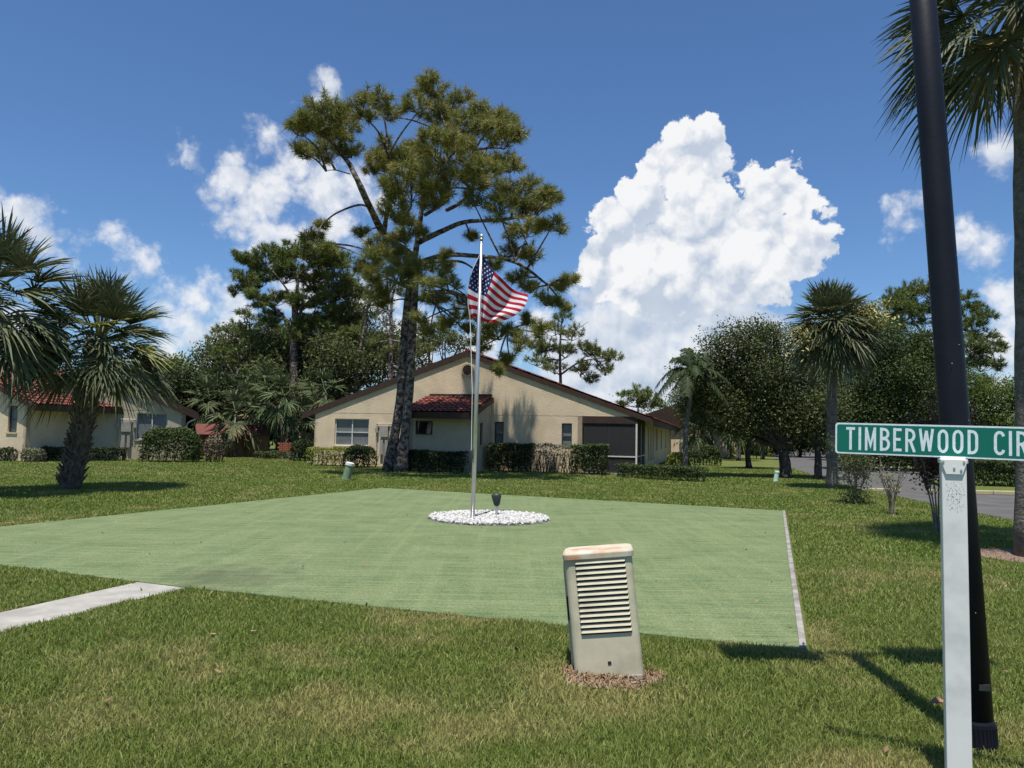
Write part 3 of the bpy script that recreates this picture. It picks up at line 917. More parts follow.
wq = lambda t_, s_, z_: og + ux * t_ + dw * s_ + Z * z_
mb = MB()
wg = [(tw_px(138), tw_px(169), 1.0, 2.28)]
wall_panel(mb, og, ux, nx, 8.0, 0, 2.4, wg)
wall_panel(mb, wq(8, 0, 0), dw, ux, 14, 0, 2.4, [])
wall_panel(mb, wq(0, 0, 0), dw, -ux, 14, 0, 2.4, [])
mb.build('wing_wall', 'stucco_shade', lh)
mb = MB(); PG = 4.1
mb.prism([wq(0, -.006, 2.4), wq(8, -.006, 2.4), wq(8, -.006, 2.5), wq(4, -.006, PG), wq(0, -.006, 2.5)], dw * .2); mb.build('wing_gable', 'stucco_shade', lh)
window(lh, og, ux, nx, wg[0], fr='frame_white', mull=1, blind=.98, rail=False)
slg = (PG - 2.4) / 4.0
for sgn, lab in ((-1, 'left slope of the rear wing roof'), (1, 'right slope of the rear wing roof')):
    dd = (ux * sgn - Z * slg).normalized(); ln = math.hypot(4.55, 4.55 * slg)
    tile_roof(lh, wq(4, -.1, PG + .13), dw, 14.2, dd, ln, per=.5, row=.6, label=lab)
mb = MB()
for sgn in (-1, 1):
    dd = (ux * sgn - Z * slg).normalized(); ln = math.hypot(4.55, 4.55 * slg); p0 = wq(4, -.15, PG + .2)
    mb.prism([p0, p0 + dd * ln, p0 + dd * ln - Z * .36, p0 - Z * .36], dw * .045)
    mb.box(p0 + dd * ln - Z * .34, dw * 14.2, ux * (sgn * .04), Z * .26)
mb.build('rake_board', 'fascia', lh)
meters(lh, og, ux, nx, tw_px(118))
mb = MB(); mb.tube(curve_pts([wq(8.5, -.1, 2.2), wq(8.45, -.1, 2.05), wq(8.08, .1, 1.8), wq(8.08, .1, 1.2)], 4) + [wq(8.08, .1, .1)], .04, 6)
mb.build('downspout', 'frame_white', lh, smooth=True)

# garden wall with tiled coping + low brick planter
gw = P(196, 455, 43.5); gw.z = 0
g_ = thing('garden_wall', 'low orange-brown wall with red tiled coping beyond the big round hedge', 'wall', tuple(gw))
mb = MB(); mb.box(gw, (4.0, .3, 0), (0, .25, 0), (0, 0, 1.32)); mb.build('wall', 'garden_wall', g_)
mb = MB(); mb.prism([gw + Vector((-.1, -.45, 1.25)), gw + Vector((-.1, .1, 1.85)), gw + Vector((-.1, .5, 1.3))], (4.2, .3, 0)); mb.build('coping', 'coping', g_)
pl = P(277, 460, 42); pl.z = 0
g_ = thing('brick_planter', 'low orange brick planter left of the long house corner', 'planter', tuple(pl))
for r_ in range(5):
    mb = MB()
    for k in range(5):
        mb.box(pl + Vector((k * .2 + (.09 if r_ % 2 else 0), 0, .35 + r_ * .11)), (.185, 0, 0), (0, .12, 0), (0, 0, .095))
    mb.build('brick_course', 'brick_red', g_)
mb = MB(); mb.box(pl + Vector((-.03, .0, 0)), (1.15, 0, 0), (0, .35, 0), (0, 0, .34)); mb.build('base', 'kerb_concrete', g_)

# ------------------------------------------------------------------ vegetation builders


def ballpts(n):
    return rand_dirs(n) * (rng.random((n, 1)) ** (1 / 3))


def leaf_mass(lobes, leaf, per, clump_r, dens, shell=0.5, squash=0.85):
    """lobes: (centre, radius). Leaf clumps spread through the lobes' outer volume."""
    cs, ts = [], []
    for c, r in lobes:
        k = max(6, int(dens * 4.6 * r ** 2.2))
        d = rand_dirs(k); rad = r * (shell + (1 - shell) * rng.random((k, 1)) ** .6) * rng.uniform(.85, 1.12, (k, 1))
        cc = np.array(c) + d * rad * np.array([1, 1, squash])
        ct = rng.random(k)
        pts = np.repeat(cc, per, axis=0) + np.clip(rng.normal(size=(k * per, 3)), -1.8, 1.8) * clump_r * .5 * np.array([1, 1, .7])
        cs.append(pts); ts.append(np.repeat(ct, per) * .65 + rng.random(k * per) * .35)
    c = np.concatenate(cs); t_ = np.concatenate(ts)
    V, Fq = leaves_geo(c, leaf)
    return V, Fq, t_


def limb_mesh(mb, base, r0, top, forks, rtip=0.04, mi=0, n=7):
    for f in forks:
        p0, p1 = Vector(top), Vector(f)
        mid = p0.lerp(p1, .5) + Vector((random.uniform(-.3, .3), random.uniform(-.3, .3), random.uniform(-.1, .5))) * (p1 - p0).length * .2
        pts = curve_pts([p0, mid, p1], 4); k = len(pts)
        mb.tube(pts, [r0 * (1 - i / (k - 1)) + rtip for i in range(k)], n, cap=False)


def broad_tree(name, label, base, Y, lobes, material='leaf_oak', leaf=.17, per=60, clump=.8, dens=5.0, tr=.3, fork=.4, bark='bark_oak', cat='tree', group=None, depth=1.0, trunks=1, basez=0.0, spread=.8, trunk_pts=None):
    """lobes in photo pixels (px, py, rpx[, dy]) at distance Y"""
    b = Vector(((base[0] - 512) / F * Y, Y, basez)) if not isinstance(base, Vector) else base
    t_ = thing(name, label, cat, tuple(b), 0, group)
    L = []
    for lo in lobes:
        dy = lo[3] if len(lo) > 3 else random.uniform(-1, 1) * lo[2] * Y / F * spread
        L.append((P(lo[0], lo[1], Y + dy), lo[2] * Y / F))
    top = sum((l_[0] for l_ in L), Vector()) / len(L)
    fk = b.lerp(Vector((top.x, top.y, top.z)), fork)
    fk.x = b.x + (top.x - b.x) * fork * .5
    mb = MB()
    if trunk_pts: pts = curve_pts([b] + [P(p[0], p[1], Y) for p in trunk_pts], 4); fk = pts[-1]
    else: pts = curve_pts([b, b.lerp(fk, .5) + Vector((random.uniform(-.1, .1), 0, 0)), fk], 4)
    k = len(pts)
    mb.tube(pts, [tr * (1.35 if i == 0 else 1.0) * (1 - .3 * i / (k - 1)) for i in range(k)], 10, jit=.06)
    for c, r in L:
        limb_mesh(mb, b, tr * .24, fk, [c + Vector((0, 0, -r * .2))])
        for _ in range(2):
            q_ = c + Vector(tuple(rand_dirs(1)[0])) * r * .7
            limb_mesh(mb, b, tr * .14, c.lerp(fk, .35), [q_], rtip=.02, n=5)
    mb.build('trunk', bark, t_, smooth=True)
    V, Fq, tt = leaf_mass([(tuple(c), r) for c, r in L], leaf, per, clump, dens)
    np_mesh('crown', V, Fq, material, t_, tint=tt)
    return t_


def tufts(centers, dirs, K, length, width, spread=1.0, droop=.12):
    """needle tufts: K needles each"""
    n = len(centers)
    c = np.repeat(centers, K, axis=0); d0 = np.repeat(dirs, K, axis=0)
    d = d0 * .8 + rand_dirs(n * K) * spread; d /= np.linalg.norm(d, axis=1, keepdims=True)
    L = length * rng.uniform(.7, 1.15, (n * K, 1))
    c = c - np.repeat(dirs, K, axis=0) * rng.random((n * K, 1)) * length * .9
    sd_ = np.cross(d, rand_dirs(n * K)); sd_ /= np.linalg.norm(sd_, axis=1, keepdims=True) + 1e-9
    tip = c + d * L - np.array([0, 0, 1]) * L * droop
    V = np.stack([c - sd_ * width / 2, c + sd_ * width / 2, tip], axis=1).reshape(-1, 3)
    return V, np.arange(3 * n * K).reshape(-1, 3)


def pine_tufts(L, dens, K, length, width, hollow=.25, up=.5):
    V_, T_, cen, nn = [], [], [], []
    for c, r in L:
        k = max(5, int(dens * 2.6 * r ** 2.2))
        d = rand_dirs(k); d[:, 2] = np.abs(d[:, 2]) * .75 + d[:, 2] * .35
        d /= np.linalg.norm(d, axis=1, keepdims=True)
        rad = r * (hollow + (1 - hollow) * rng.random((k, 1)) ** .55)
        cc = np.array(c) + d * rad * np.array([1, 1, .8])
        cen.append(cc); dd = d + np.array([0, 0, up]); dd /= np.linalg.norm(dd, axis=1, keepdims=True); nn.append(dd)
        T_.append(np.clip(rng.random(k) * .75 + rng.uniform(-.1, .25), 0, 1))
    cen = np.concatenate(cen); nn = np.concatenate(nn); T_ = np.concatenate(T_)
    V, Fq = tufts(cen, nn, K, length, width)
    return V, Fq, np.clip(np.repeat(T_, K) + rng.uniform(-.15, .15, len(cen) * K), 0, 1), cen


def twigs(mb, L, cen, frac, r):
    i = 0
    for c, rad in L:
        k = max(1, int(frac * 14 * max(rad, .5)))
        d = np.linalg.norm(cen - np.array(c), axis=1); idx = np.where(d < rad * 1.1)[0]
        if len(idx) == 0: continue
        for j in rng.choice(idx, min(k, len(idx)), replace=False):
            q = Vector(cen[j]); c_ = Vector(c) + Vector((0, 0, -rad * .45)); m_ = c_.lerp(q, .5) + Vector((0, 0, -rad * .12))
            mb.tube([c_, m_, q], [r, r * .7, r * .35], 4, cap=False)


def px_limb(mb, pts, Y, dys, r0, r1, n=8):
    q = [P(p[0], p[1], Y + dy) for p, dy in zip(pts, dys)]
    c = curve_pts(q, 5); k = len(c)
    mb.tube(c, [r0 + (r1 - r0) * i / (k - 1) for i in range(k)], n, cap=True, jit=.08)
    return q


def pine_tree(name, label, base, Y, lobes, limbs, trunk, tr, material='needles_far', dens=9, K=22, length=.32, width=.02, group=None, bark='bark_pine', tw=.6, depth=.8, basez=0.0, fwd=None, sat=2):
    b = Vector(((base[0] - 512) / F * Y, Y, basez))
    t_ = thing(name, label, 'tree', tuple(b), 0, group)
    tpts = [b] + [P(p[0], p[1], Y) for p in trunk]
    L, SAT = [], []
    for lo in lobes:
        dy = lo[3] if len(lo) > 3 else (random.uniform(-1, 1) * lo[2] * Y / F * depth * 1.5 if not fwd else random.uniform(*fwd))
        c0, r_ = P(lo[0], lo[1], Y + dy), lo[2] * Y / F * (0.98 if fwd else 1.4)
        L.append((c0, r_))
        for _ in range(sat):
            d_ = Vector(tuple(rand_dirs(1)[0])); d_.z *= .7
            SAT.append((c0 + d_ * r_ * .85, r_ * random.uniform(.55, .8)))
    mb = MB(); c = curve_pts(tpts, 6); k = len(c)
    mb.tube(c, [tr * (1 + .5 * max(0, 1 - i / 3)) * (1 - .8 * i / (k - 1)) for i in range(k)], 12, jit=.05)
    ends = list(c[k // 2:])
    for (pts, r0) in limbs:
        dys = [0] + [random.uniform(-.6, .6) * (j + 1) + (fwd[0] * .18 * (j + 1) if fwd else 0) for j in range(len(pts) - 1)]
        q = px_limb(mb, pts, Y, dys, r0, r0 * .35); ends += curve_pts(q, 3)
    for cc, r in L:
        e = min(ends, key=lambda v: (v - cc).length + max(0, v.z - cc.z) * .8)
        limb_mesh(mb, b, max(.02, .05 * r), e, [cc + Vector((0, 0, -r * .4))], rtip=.02, n=5)
    V, Fq, tt, cen = pine_tufts([(tuple(a), r) for a, r in L + SAT], dens, K, length, width)
    twigs(mb, [(tuple(a), r) for a, r in L], cen, tw, .018 if Y < 40 else .03)
    mb.build('trunk', bark, t_, smooth=True)
    np_mesh('crown', V, Fq, material, t_, tint=tt)
    return t_


def fan_frond(c, az, el, Lp, Lb, nseg, droop, base_t=.4, width=1.0, fan=105, bend=.35):
    c = np.array(c, float)
    d0 = np.array([math.cos(az) * math.cos(el), math.sin(az) * math.cos(el), math.sin(el)])
    zz = np.array([0, 0, 1.0])
    S_ = np.linspace(0, 1, 5)
    pet = np.array([c + d0 * s_ * Lp - zz * bend * Lp * s_ * s_ for s_ in S_])
    t_ = d0 - zz * 2 * bend; t_ /= np.linalg.norm(t_)
    side = np.cross(t_, zz); nrm_s = np.linalg.norm(side)
    side = side / nrm_s if nrm_s > .05 else np.array([-math.sin(az), math.cos(az), 0])
    nn = np.cross(side, t_); nn /= np.linalg.norm(nn)
    V, Fq, T_ = [], [], []
    pw = .016 * (1 + Lb)
    for i in range(4):
        b_ = len(V); V += [pet[i] - side * pw, pet[i] + side * pw, pet[i + 1] + side * pw * .8, pet[i + 1] - side * pw * .8]
        Fq.append((b_, b_ + 1, b_ + 2, b_ + 3)); T_.append(.85)
    h = pet[-1]
    phis = np.radians(np.linspace(-fan, fan, nseg))
    U_ = (0.0, .4, .72, 1.0); Wd = (.25, 1.0, .62, .06)
    for j, ph in enumerate(phis):
        dr_ = t_ * math.cos(ph) + side * math.sin(ph)
        fold = nn * (.42 * abs(math.sin(ph)) + .10)
        dr_ = dr_ + fold + rng.normal(size=3) * .035; dr_ /= np.linalg.norm(dr_)
        ln = Lb * (.72 + .28 * math.cos(ph * .8)) * rng.uniform(.88, 1.08)
        w0 = ln * .4 * math.radians(2 * fan / nseg) * .62 * width
        wd = np.cross(dr_, nn) + nn * (.55 if j % 2 else -.55); wd /= np.linalg.norm(wd)
        dj = droop * rng.uniform(.6, 1.4)
        ps = [h + dr_ * ln * u_ - zz * dj * ln * u_ ** 2.3 for u_ in U_]
        b_ = len(V)
        for p_, w_ in zip(ps, Wd): V += [p_ - wd * w0 * w_, p_ + wd * w0 * w_]
        for q_ in range(3): Fq.append((b_ + 2 * q_, b_ + 2 * q_ + 1, b_ + 2 * q_ + 3, b_ + 2 * q_ + 2)); T_.append(base_t + rng.uniform(-.25, .25))
    return np.array(V), np.array(Fq), np.array(T_)


def join(parts):
    V, Fq, T_, o = [], [], [], 0
    for v, f, t_ in parts:
        V.append(v); Fq.append(f + o); T_.append(t_); o += len(v)
    return np.concatenate(V), np.concatenate(Fq), np.concatenate(T_)


def fan_palm(name, label, base, trunk_top, tr, nf, Lp, Lb, nseg, material='frond', boots=0.0, bark='bark_palm', lo_el=-60, hi_el=80, droop=.35, group=None, dry=4, yellow=0, stalks=(), width=1.0, rings=True, taper=.85, mid=None, wfrond=1.0):
    base = Vector(base); top = Vector(trunk_top)
    t_ = thing(name, label, 'palm tree', tuple(base), 0, group)
    mb = MB()
    md = mid or base.lerp(top, .5)
    pts = curve_pts([base, md, top], 10); k = len(pts)
    rr = [tr * (1 + .16 * max(0, 1 - i / 3)) * (1 + (taper - 1) * i / (k - 1)) * (1 + (.04 * math.sin(i * 2.1) if rings else 0)) for i in range(k)]
    mb.tube(pts, rr, 14, jit=.03)
    mb.build('trunk', bark, t_, smooth=True)
    if boots > 0:
        B = MB(); H = (top - base).length; s_ = .12; row = 0
        while s_ < H:
            f_ = s_ / H; p = Vector(pts[0]); idx = min(int(f_ * (k - 1)), k - 2); p = pts[idx].lerp(pts[idx + 1], f_ * (k - 1) - idx)
            r_ = rr[idx]
            for j in range(7):
                a_ = 2 * math.pi * (j + .5 * (row % 2)) / 7 + random.uniform(-.15, .15)
                out = Vector((math.cos(a_), math.sin(a_), 0)); tg = Vector((-math.sin(a_), math.cos(a_), 0))
                for sg in (-1, 1):
                    ln = boots * random.uniform(.7, 1.2); w_ = boots * .26
                    d_ = (Z * .9 + out * random.uniform(.28, .6) + tg * sg * .55).normalized()
                    o_ = p + out * r_ * .82 + tg * sg * -.03
                    wv = tg * w_; th = out * .022
                    e_ = o_ + d_ * ln
                    B.hexa([o_ - wv, o_ + wv, o_ + wv + th, o_ - wv + th, e_ - wv * .45, e_ + wv * .3, e_ + wv * .3 + th, e_ - wv * .45 + th])
            s_ += .115; row += 1
        B.build('boots', 'boots', t_)
    parts, dryp, yel = [], [], []
    ga = 2.399963
    for i in range(nf):
        f_ = (i + .5) / nf
        el = R(hi_el + (lo_el - hi_el) * f_ ** .85) + rng.normal() * .1
        az = i * ga + rng.normal() * .12
        lp = Lp * rng.uniform(.85, 1.15); lb = Lb * rng.uniform(.88, 1.1)
        c_ = top + Vector((0, 0, .35 * (1 - f_) - .1)) + Vector((math.cos(az), math.sin(az), 0)) * tr * .7
        g_ = fan_frond(c_, az, el, lp, lb, nseg, droop * (.3 + 1.0 * f_), base_t=.3 + .35 * rng.random(), width=wfrond, bend=.10 + .34 * f_)
        (yel if (yellow and i % max(2, nf // yellow) == 1 and f_ > .35) else parts).append(g_)
    for i in range(dry):
        az = rng.uniform(0, 6.28)
        dryp.append(fan_frond(top + Vector((math.cos(az), math.sin(az), 0)) * tr * .8, az, R(-72), Lp * .7, Lb * .8, max(10, nseg // 2), .5, .5))
    V, Fq, T_ = join(parts); np_mesh('crown', V, Fq, material, t_, tint=T_)
    if yel: V, Fq, T_ = join(yel); o = np_mesh('crown', V, Fq, 'frond_yellow', t_, tint=T_); o['label'] = 'yellowing fronds'
    if dryp: V, Fq, T_ = join(dryp); o = np_mesh('dead_fronds', V, Fq, 'frond_dry', t_, tint=T_)
    for (az, el, ln) in stalks:          # fruit stalks: a drooping plume of fine strands
        n_ = 1500; u_ = rng.random(n_); d_ = np.array([math.cos(az) * math.cos(el), math.sin(az) * math.cos(el), math.sin(el)])
        c_ = np.array(top) + np.outer(u_ * ln, d_) - np.outer(u_ ** 2 * ln * .35, [0, 0, 1]) + rng.normal(size=(n_, 3)) * (.06 + .17 * u_[:, None])
        V, Fq = leaves_geo(c_, .14, aspect=.35); np_mesh('flower_stalk', V, Fq, 'flower_stalk', t_, tint=rng.random(n_))
    return t_


def feather_frond(c, az, el, L_, nl, bend, leaf=.45, t0=.4):
    zz = np.array([0, 0, 1.0]); d0 = np.array([math.cos(az) * math.cos(el), math.sin(az) * math.cos(el), math.sin(el)])
    V, Fq, T_ = [], [], []
    f = lambda u_: np.array(c) + d0 * L_ * u_ - zz * bend * L_ * u_ ** 2
    sd_ = np.array([-math.sin(az), math.cos(az), 0])
    for i in range(10):
        a_, b_ = f(i / 10), f((i + 1) / 10); w_ = .03 * (1 - i / 12); k = len(V)
        V += [a_ - sd_ * w_, a_ + sd_ * w_, b_ + sd_ * w_, b_ - sd_ * w_]; Fq.append((k, k + 1, k + 2, k + 3)); T_.append(.6)
    for i in range(nl):
        u_ = .15 + .85 * i / nl; p_ = f(u_); tg = f(min(1, u_ + .02)) - f(u_ - .02); tg /= np.linalg.norm(tg)
        for sg in (-1, 1):
            ll = leaf * (1.1 - .6 * abs(u_ - .45) * 1.6) * rng.uniform(.85, 1.1)
            d_ = sd_ * sg * .75 + tg * .5 - zz * .15 + rng.normal(size=3) * .08; d_ /= np.linalg.norm(d_)
            m_ = p_ + d_ * ll * .5; e_ = p_ + d_ * ll - zz * ll * .38
            w_ = tg * .028; k = len(V)
            V += [p_ - w_ * .6, p_ + w_ * .6, m_ + w_, m_ - w_, e_ + w_ * .15, e_ - w_ * .15]
            tt = t0 + rng.uniform(-.25, .25)
            Fq += [(k, k + 1, k + 2, k + 3), (k + 3, k + 2, k + 4, k + 5)]; T_ += [tt, tt]
    return np.array(V), np.array(Fq), np.array(T_)


def hedge(name, label, p0, p1, depth, h, material='leaf_hedge', leaf=.07, n=2600, cat='hedge', rnd=0.0, group=None, stems=8, jag=.05, z0=.08):
    """leaf volume along p0-p1 (front line on the ground), with visible stems"""
    p0 = Vector(p0); p1 = Vector(p1); p0.z = p1.z = 0
    d = p1 - p0; ln = d.length; d.normalize(); bk = Vector((-d.y, d.x, 0))
    if bk.y < 0: bk = -bk
    t_ = thing(name, label, cat, tuple(p0 + d * ln / 2 + bk * depth / 2), 0, group)
    n = int(n * (1.9 if n > 1250 else 1.1))
    u_ = rng.random(n); v_ = rng.random(n); w_ = rng.random(n) ** .7
    fc = rng.random(n); # push most leaves to the shell
    v_ = np.where(fc < .35, v_ * .15, v_); w_ = np.where((fc > .35) & (fc < .6), 1 - rng.random(n) * .12, w_)
    v_ = np.where((fc > .6) & (fc < .7), 1 - v_ * .15, v_)
    bump = (vnoise(u_ * ln + 3, w_ * 5 + 2, .45, seed=int(ln * 91) % 97) - .5) * 2
    if rnd:
        x = (u_ - .5) * 2; y = (v_ - .5) * 2; z = w_
        q = (np.abs(x) ** 2.6 + np.abs(y) ** 2.6 + (z * .98) ** 2.8) ** (1 / 2.6)
        k = np.where(q > 1, 1 / q, 1); x, y, z = x * k, y * k, z * k
        u_, v_, w_ = x / 2 + .5, y / 2 + .5, z
    pos = np.array(p0)[None] + np.outer(u_ * ln, d) + np.outer(v_ * depth - bump * jag, bk) + np.outer(z0 + w_ * (h - z0) + bump * jag, (0, 0, 1))
    pos += rng.normal(size=pos.shape) * .02
    V, Fq = leaves_geo(pos, leaf, aspect=.6)
    tt = np.clip(.25 + .5 * vnoise(u_ * ln, w_ * 3, .3, seed=5) + rng.uniform(-.25, .25, n), 0, 1)
    np_mesh('foliage', V, Fq, material, t_, tint=tt)
    if stems:
        mb = MB()
        for i in range(stems):
            q = p0 + d * ln * (i + random.uniform(.2, .8)) / stems + bk * depth * random.uniform(.3, .7)
            for _ in range(3):
                e = q + d * random.uniform(-.25, .25) + bk * random.uniform(-.15, .15) * depth + Z * h * random.uniform(.6, .85)
                mb.tube([q, q.lerp(e, .5) + d * random.uniform(-.05, .05), e], [.018, .013, .008], 4, cap=False)
        mb.build('stems', 'bark_oak', t_)
    return t_


# ------------------------------------------------------------------ the big pine
bigL = [(325, 115, 25), (304, 128, 17), (345, 125, 22), (328, 150, 20), (303, 150, 10), (352, 152, 14), (362, 108, 15), (380, 96, 14), (388, 112, 12),
        (432, 88, 19), (452, 102, 19), (418, 106, 14), (440, 122, 18), (400, 165, 24), (384, 150, 14), (412, 190, 24), (374, 168, 10), (392, 188, 12),
        (440, 150, 26), (470, 130, 22), (490, 122, 20), (503, 140, 20), (470, 162, 22), (447, 182, 15), (485, 172, 22), (510, 165, 18),
        (515, 190, 22), (538, 208, 18), (550, 224, 14), (527, 228, 18), (545, 196, 11), (500, 208, 14), (552, 198, 8), (505, 118, 12), (475, 200, 12),
        (512, 250, 14), (535, 255, 13), (558, 285, 12), (546, 300, 12), (572, 276, 8), (530, 288, 12), (562, 303, 8), (520, 275, 10), (497, 262, 8),
        (400, 258, 20), (380, 248, 14), (372, 275, 14), (360, 265, 8), (388, 290, 16), (422, 270, 14), (437, 300, 15), (450, 322, 13), (430, 328, 8),
        (468, 300, 12), (450, 280, 10), (500, 332, 17), (482, 342, 12), (520, 342, 13), (543, 330, 10), (510, 356, 9), (530, 318, 9), (405, 238, 12),
        (497, 368, 5), (312, 235, 10), (328, 250, 7), (324, 226, 7), (362, 230, 7), (445, 252, 8), (410, 222, 9), (468, 330, 9), (470, 235, 8), (395, 215, 12), (432, 205, 14), (418, 232, 10), (400, 275, 16), (385, 300, 10), (445, 265, 10), (460, 315, 12), (425, 285, 12), (372, 255, 10), (480, 312, 11), (490, 300, 9), (415, 150, 16), (425, 170, 18), (460, 145, 16), (525, 205, 16), (420, 318, 8)]
bigLimb = [([(411, 255), (385, 235), (370, 207), (355, 175), (345, 158), (322, 132)], .17), ([(384, 232), (388, 205), (392, 180), (388, 155)], .11),
           ([(369, 207), (358, 205), (335, 214), (320, 228), (316, 244)], .05), ([(350, 174), (335, 170), (326, 171)], .03),
           ([(419, 242), (440, 232), (465, 222), (500, 220), (535, 214)], .13), ([(421, 262), (445, 255), (475, 256), (515, 262), (548, 285)], .12),
           ([(447, 210), (460, 203), (472, 190), (476, 172)], .09), ([(432, 172), (448, 160), (455, 148), (475, 150)], .06),
           ([(427, 190), (415, 180), (400, 170)], .07), ([(405, 240), (412, 225), (405, 215), (392, 210)], .04),
           ([(420, 262), (440, 262), (462, 262), (482, 275)], .08), ([(415, 300), (440, 292), (470, 300), (508, 330)], .09), ([(413, 290), (395, 282), (376, 272)], .08),
           ([(425, 215), (447, 200), (450, 180)], .08), ([(418, 270), (430, 290), (436, 305)], .05), ([(500, 220), (520, 232), (530, 250)], .05)]
pine = pine_tree('pine_tree', 'tall spreading pine with a double trunk in front of the long house', (391, 472), 30.4, bigL, bigLimb,
                 [(400, 400), (404, 340), (409, 290), (416, 250), (421, 215), (426, 185), (432, 150), (435, 105)], .20,
                 material='needles', dens=25, K=46, length=.30, width=.020, tw=1.0, depth=1.0, fwd=(-5.4, -.4), sat=3)
mb = MB()
q = [Vector(((403.5 - 512) / F * 30.4, 30.1, 0)), P(408.6, 400, 30.05), P(412, 340, 30.1), P(415, 290, 30.25), P(416, 262, 30.4)]
c_ = curve_pts(q, 6); mb.tube(c_, [.185 + .11 * max(0, 1 - i / 3) - .002 * i for i in range(len(c_))], 12, jit=.06)
mb.build('trunk', 'bark_pine', pine, smooth=True)

# ------------------------------------------------------------------ trees behind the houses
pine_tree('pine_tree', 'round-topped bushy pine standing behind the houses left of the big pine', (292, 440), 52,
          [(250, 262, 11), (268, 256, 14), (290, 254, 15), (312, 256, 15), (333, 262, 13), (246, 280, 10), (262, 280, 12), (285, 276, 13), (310, 280, 13), (338, 280, 13), (350, 296, 12),
           (235, 290, 6), (255, 298, 9), (275, 300, 10), (325, 300, 12), (342, 318, 14), (300, 305, 10), (270, 320, 10), (320, 325, 12), (295, 330, 12), (345, 340, 12), (312, 350, 12)],
          [([(294, 340), (282, 315), (262, 300), (250, 282)], .16), ([(294, 330), (305, 305), (330, 290)], .15), ([(294, 320), (290, 295), (272, 270)], .12)],
          [(294, 390), (294, 340), (296, 310), (298, 275)], .42, dens=15, K=34, length=.34, width=.036, tw=.8, sat=4)
pine_tree('pine_tree', 'smaller open pine to the left of the round-topped pine', (236, 445), 54,
          [(215, 338, 9), (232, 332, 10), (250, 340, 11), (222, 352, 9), (243, 352, 12), (260, 358, 11), (228, 368, 8), (210, 350, 6), (250, 372, 10), (216, 385, 7)],
          [([(238, 385), (228, 365), (214, 345)], .08), ([(238, 375), (250, 350)], .08)], [(237, 400), (238, 370), (240, 340)], .2, dens=7, K=24, length=.34, width=.035)
pine_tree('pine_tree', 'slender leaning pine between the round-topped pine and the big pine', (354, 440), 50,
          [(382, 262, 9), (372, 278, 7), (368, 300, 7), (375, 318, 10), (388, 305, 8), (392, 330, 9), (362, 325, 6), (398, 290, 7)],
          [([(360, 350), (372, 325)], .05), ([(366, 320), (360, 305)], .04)], [(356, 380), (362, 340), (368, 305), (375, 270)], .15, dens=6, K=22, length=.34, width=.035)
pine_tree('pine_tree', 'bare-stemmed pine with sparse tufts directly behind the double trunk', (388, 440), 47,
          [(390, 320, 9), (380, 300, 8), (398, 345, 9), (384, 350, 7), (372, 340, 7), (420, 345, 8)],
          [([(391, 340), (382, 315)], .06)], [(390, 390), (391, 340), (392, 300), (400, 270)], .2, dens=6, K=22, length=.34, width=.035)
pine_tree('pine_tree', 'open pine rising behind the roof of the long house', (562, 440), 56,
          [(563, 318, 8), (556, 330, 8), (572, 335, 9), (548, 345, 10), (586, 350, 10), (600, 355, 12), (605, 370, 9), (565, 352, 10), (555, 368, 10), (580, 370, 10), (592, 378, 8), (536, 360, 9), (570, 308, 5), (540, 345, 6), (610, 356, 6)],
          [([(560, 375), (580, 362), (602, 358)], .08), ([(561, 350), (548, 345)], .05), ([(560, 335), (575, 330), (588, 322)], .04)], [(561, 400), (560, 360), (561, 330), (564, 305)], .16, dens=11, K=26, length=.34, width=.036)
pine_tree('pine_tree', 'distant small pine with a rounded top above the right end of the roof', (638, 430), 85,
          [(628, 395, 8), (640, 391, 9), (652, 398, 8), (636, 402, 9), (648, 406, 9), (622, 404, 5), (660, 406, 5)], [], [(638, 420), (638, 400)], .25, dens=3.5, K=30, length=.5, width=.07)
pine_tree('pine_tree', 'tall thin pine directly above the left eave of the long house', (318, 440), 54,
          [(330, 250, 8), (345, 262, 9), (320, 268, 8), (352, 280, 8), (338, 290, 9), (322, 300, 8), (350, 305, 9), (335, 315, 8)],
          [([(328, 330), (340, 305), (350, 285)], .05)], [(322, 390), (328, 330), (332, 290), (336, 260)], .15, dens=9, K=26, length=.34, width=.036)
pine_tree('pine_tree', 'thin crooked pine between the double trunk and the flagpole, behind the roof', (430, 440), 52,
          [(425, 335, 9), (440, 325, 9), (432, 345, 9), (418, 350, 8), (448, 340, 8)], [], [(428, 400), (430, 345), (434, 320)], .13, dens=9, K=26, length=.34, width=.036)
pine_tree('pine_tree', 'broad pine filling the space below and left of the round-topped pine', (262, 445), 56,
          [(250, 318, 9), (268, 326, 10), (240, 330, 9), (284, 340, 10), (256, 345, 10), (275, 352, 10), (298, 362, 10), (240, 355, 9), (262, 368, 11)],
          [([(264, 385), (255, 355), (248, 330)], .08)], [(262, 400), (264, 360), (266, 330)], .2, dens=10, K=28, length=.34, width=.036)
pine_tree('pine_tree', 'broad pine below and right of the round-topped pine, bright tufts against dark trees', (340, 445), 53,
          [(322, 318, 9), (345, 322, 10), (360, 335, 10), (330, 338, 10), (348, 350, 10), (368, 356, 9), (318, 355, 10), (340, 368, 11), (310, 338, 8)],
          [([(338, 385), (330, 355), (325, 330)], .08)], [(340, 400), (340, 360), (343, 335)], .2, dens=10, K=28, length=.34, width=.036)
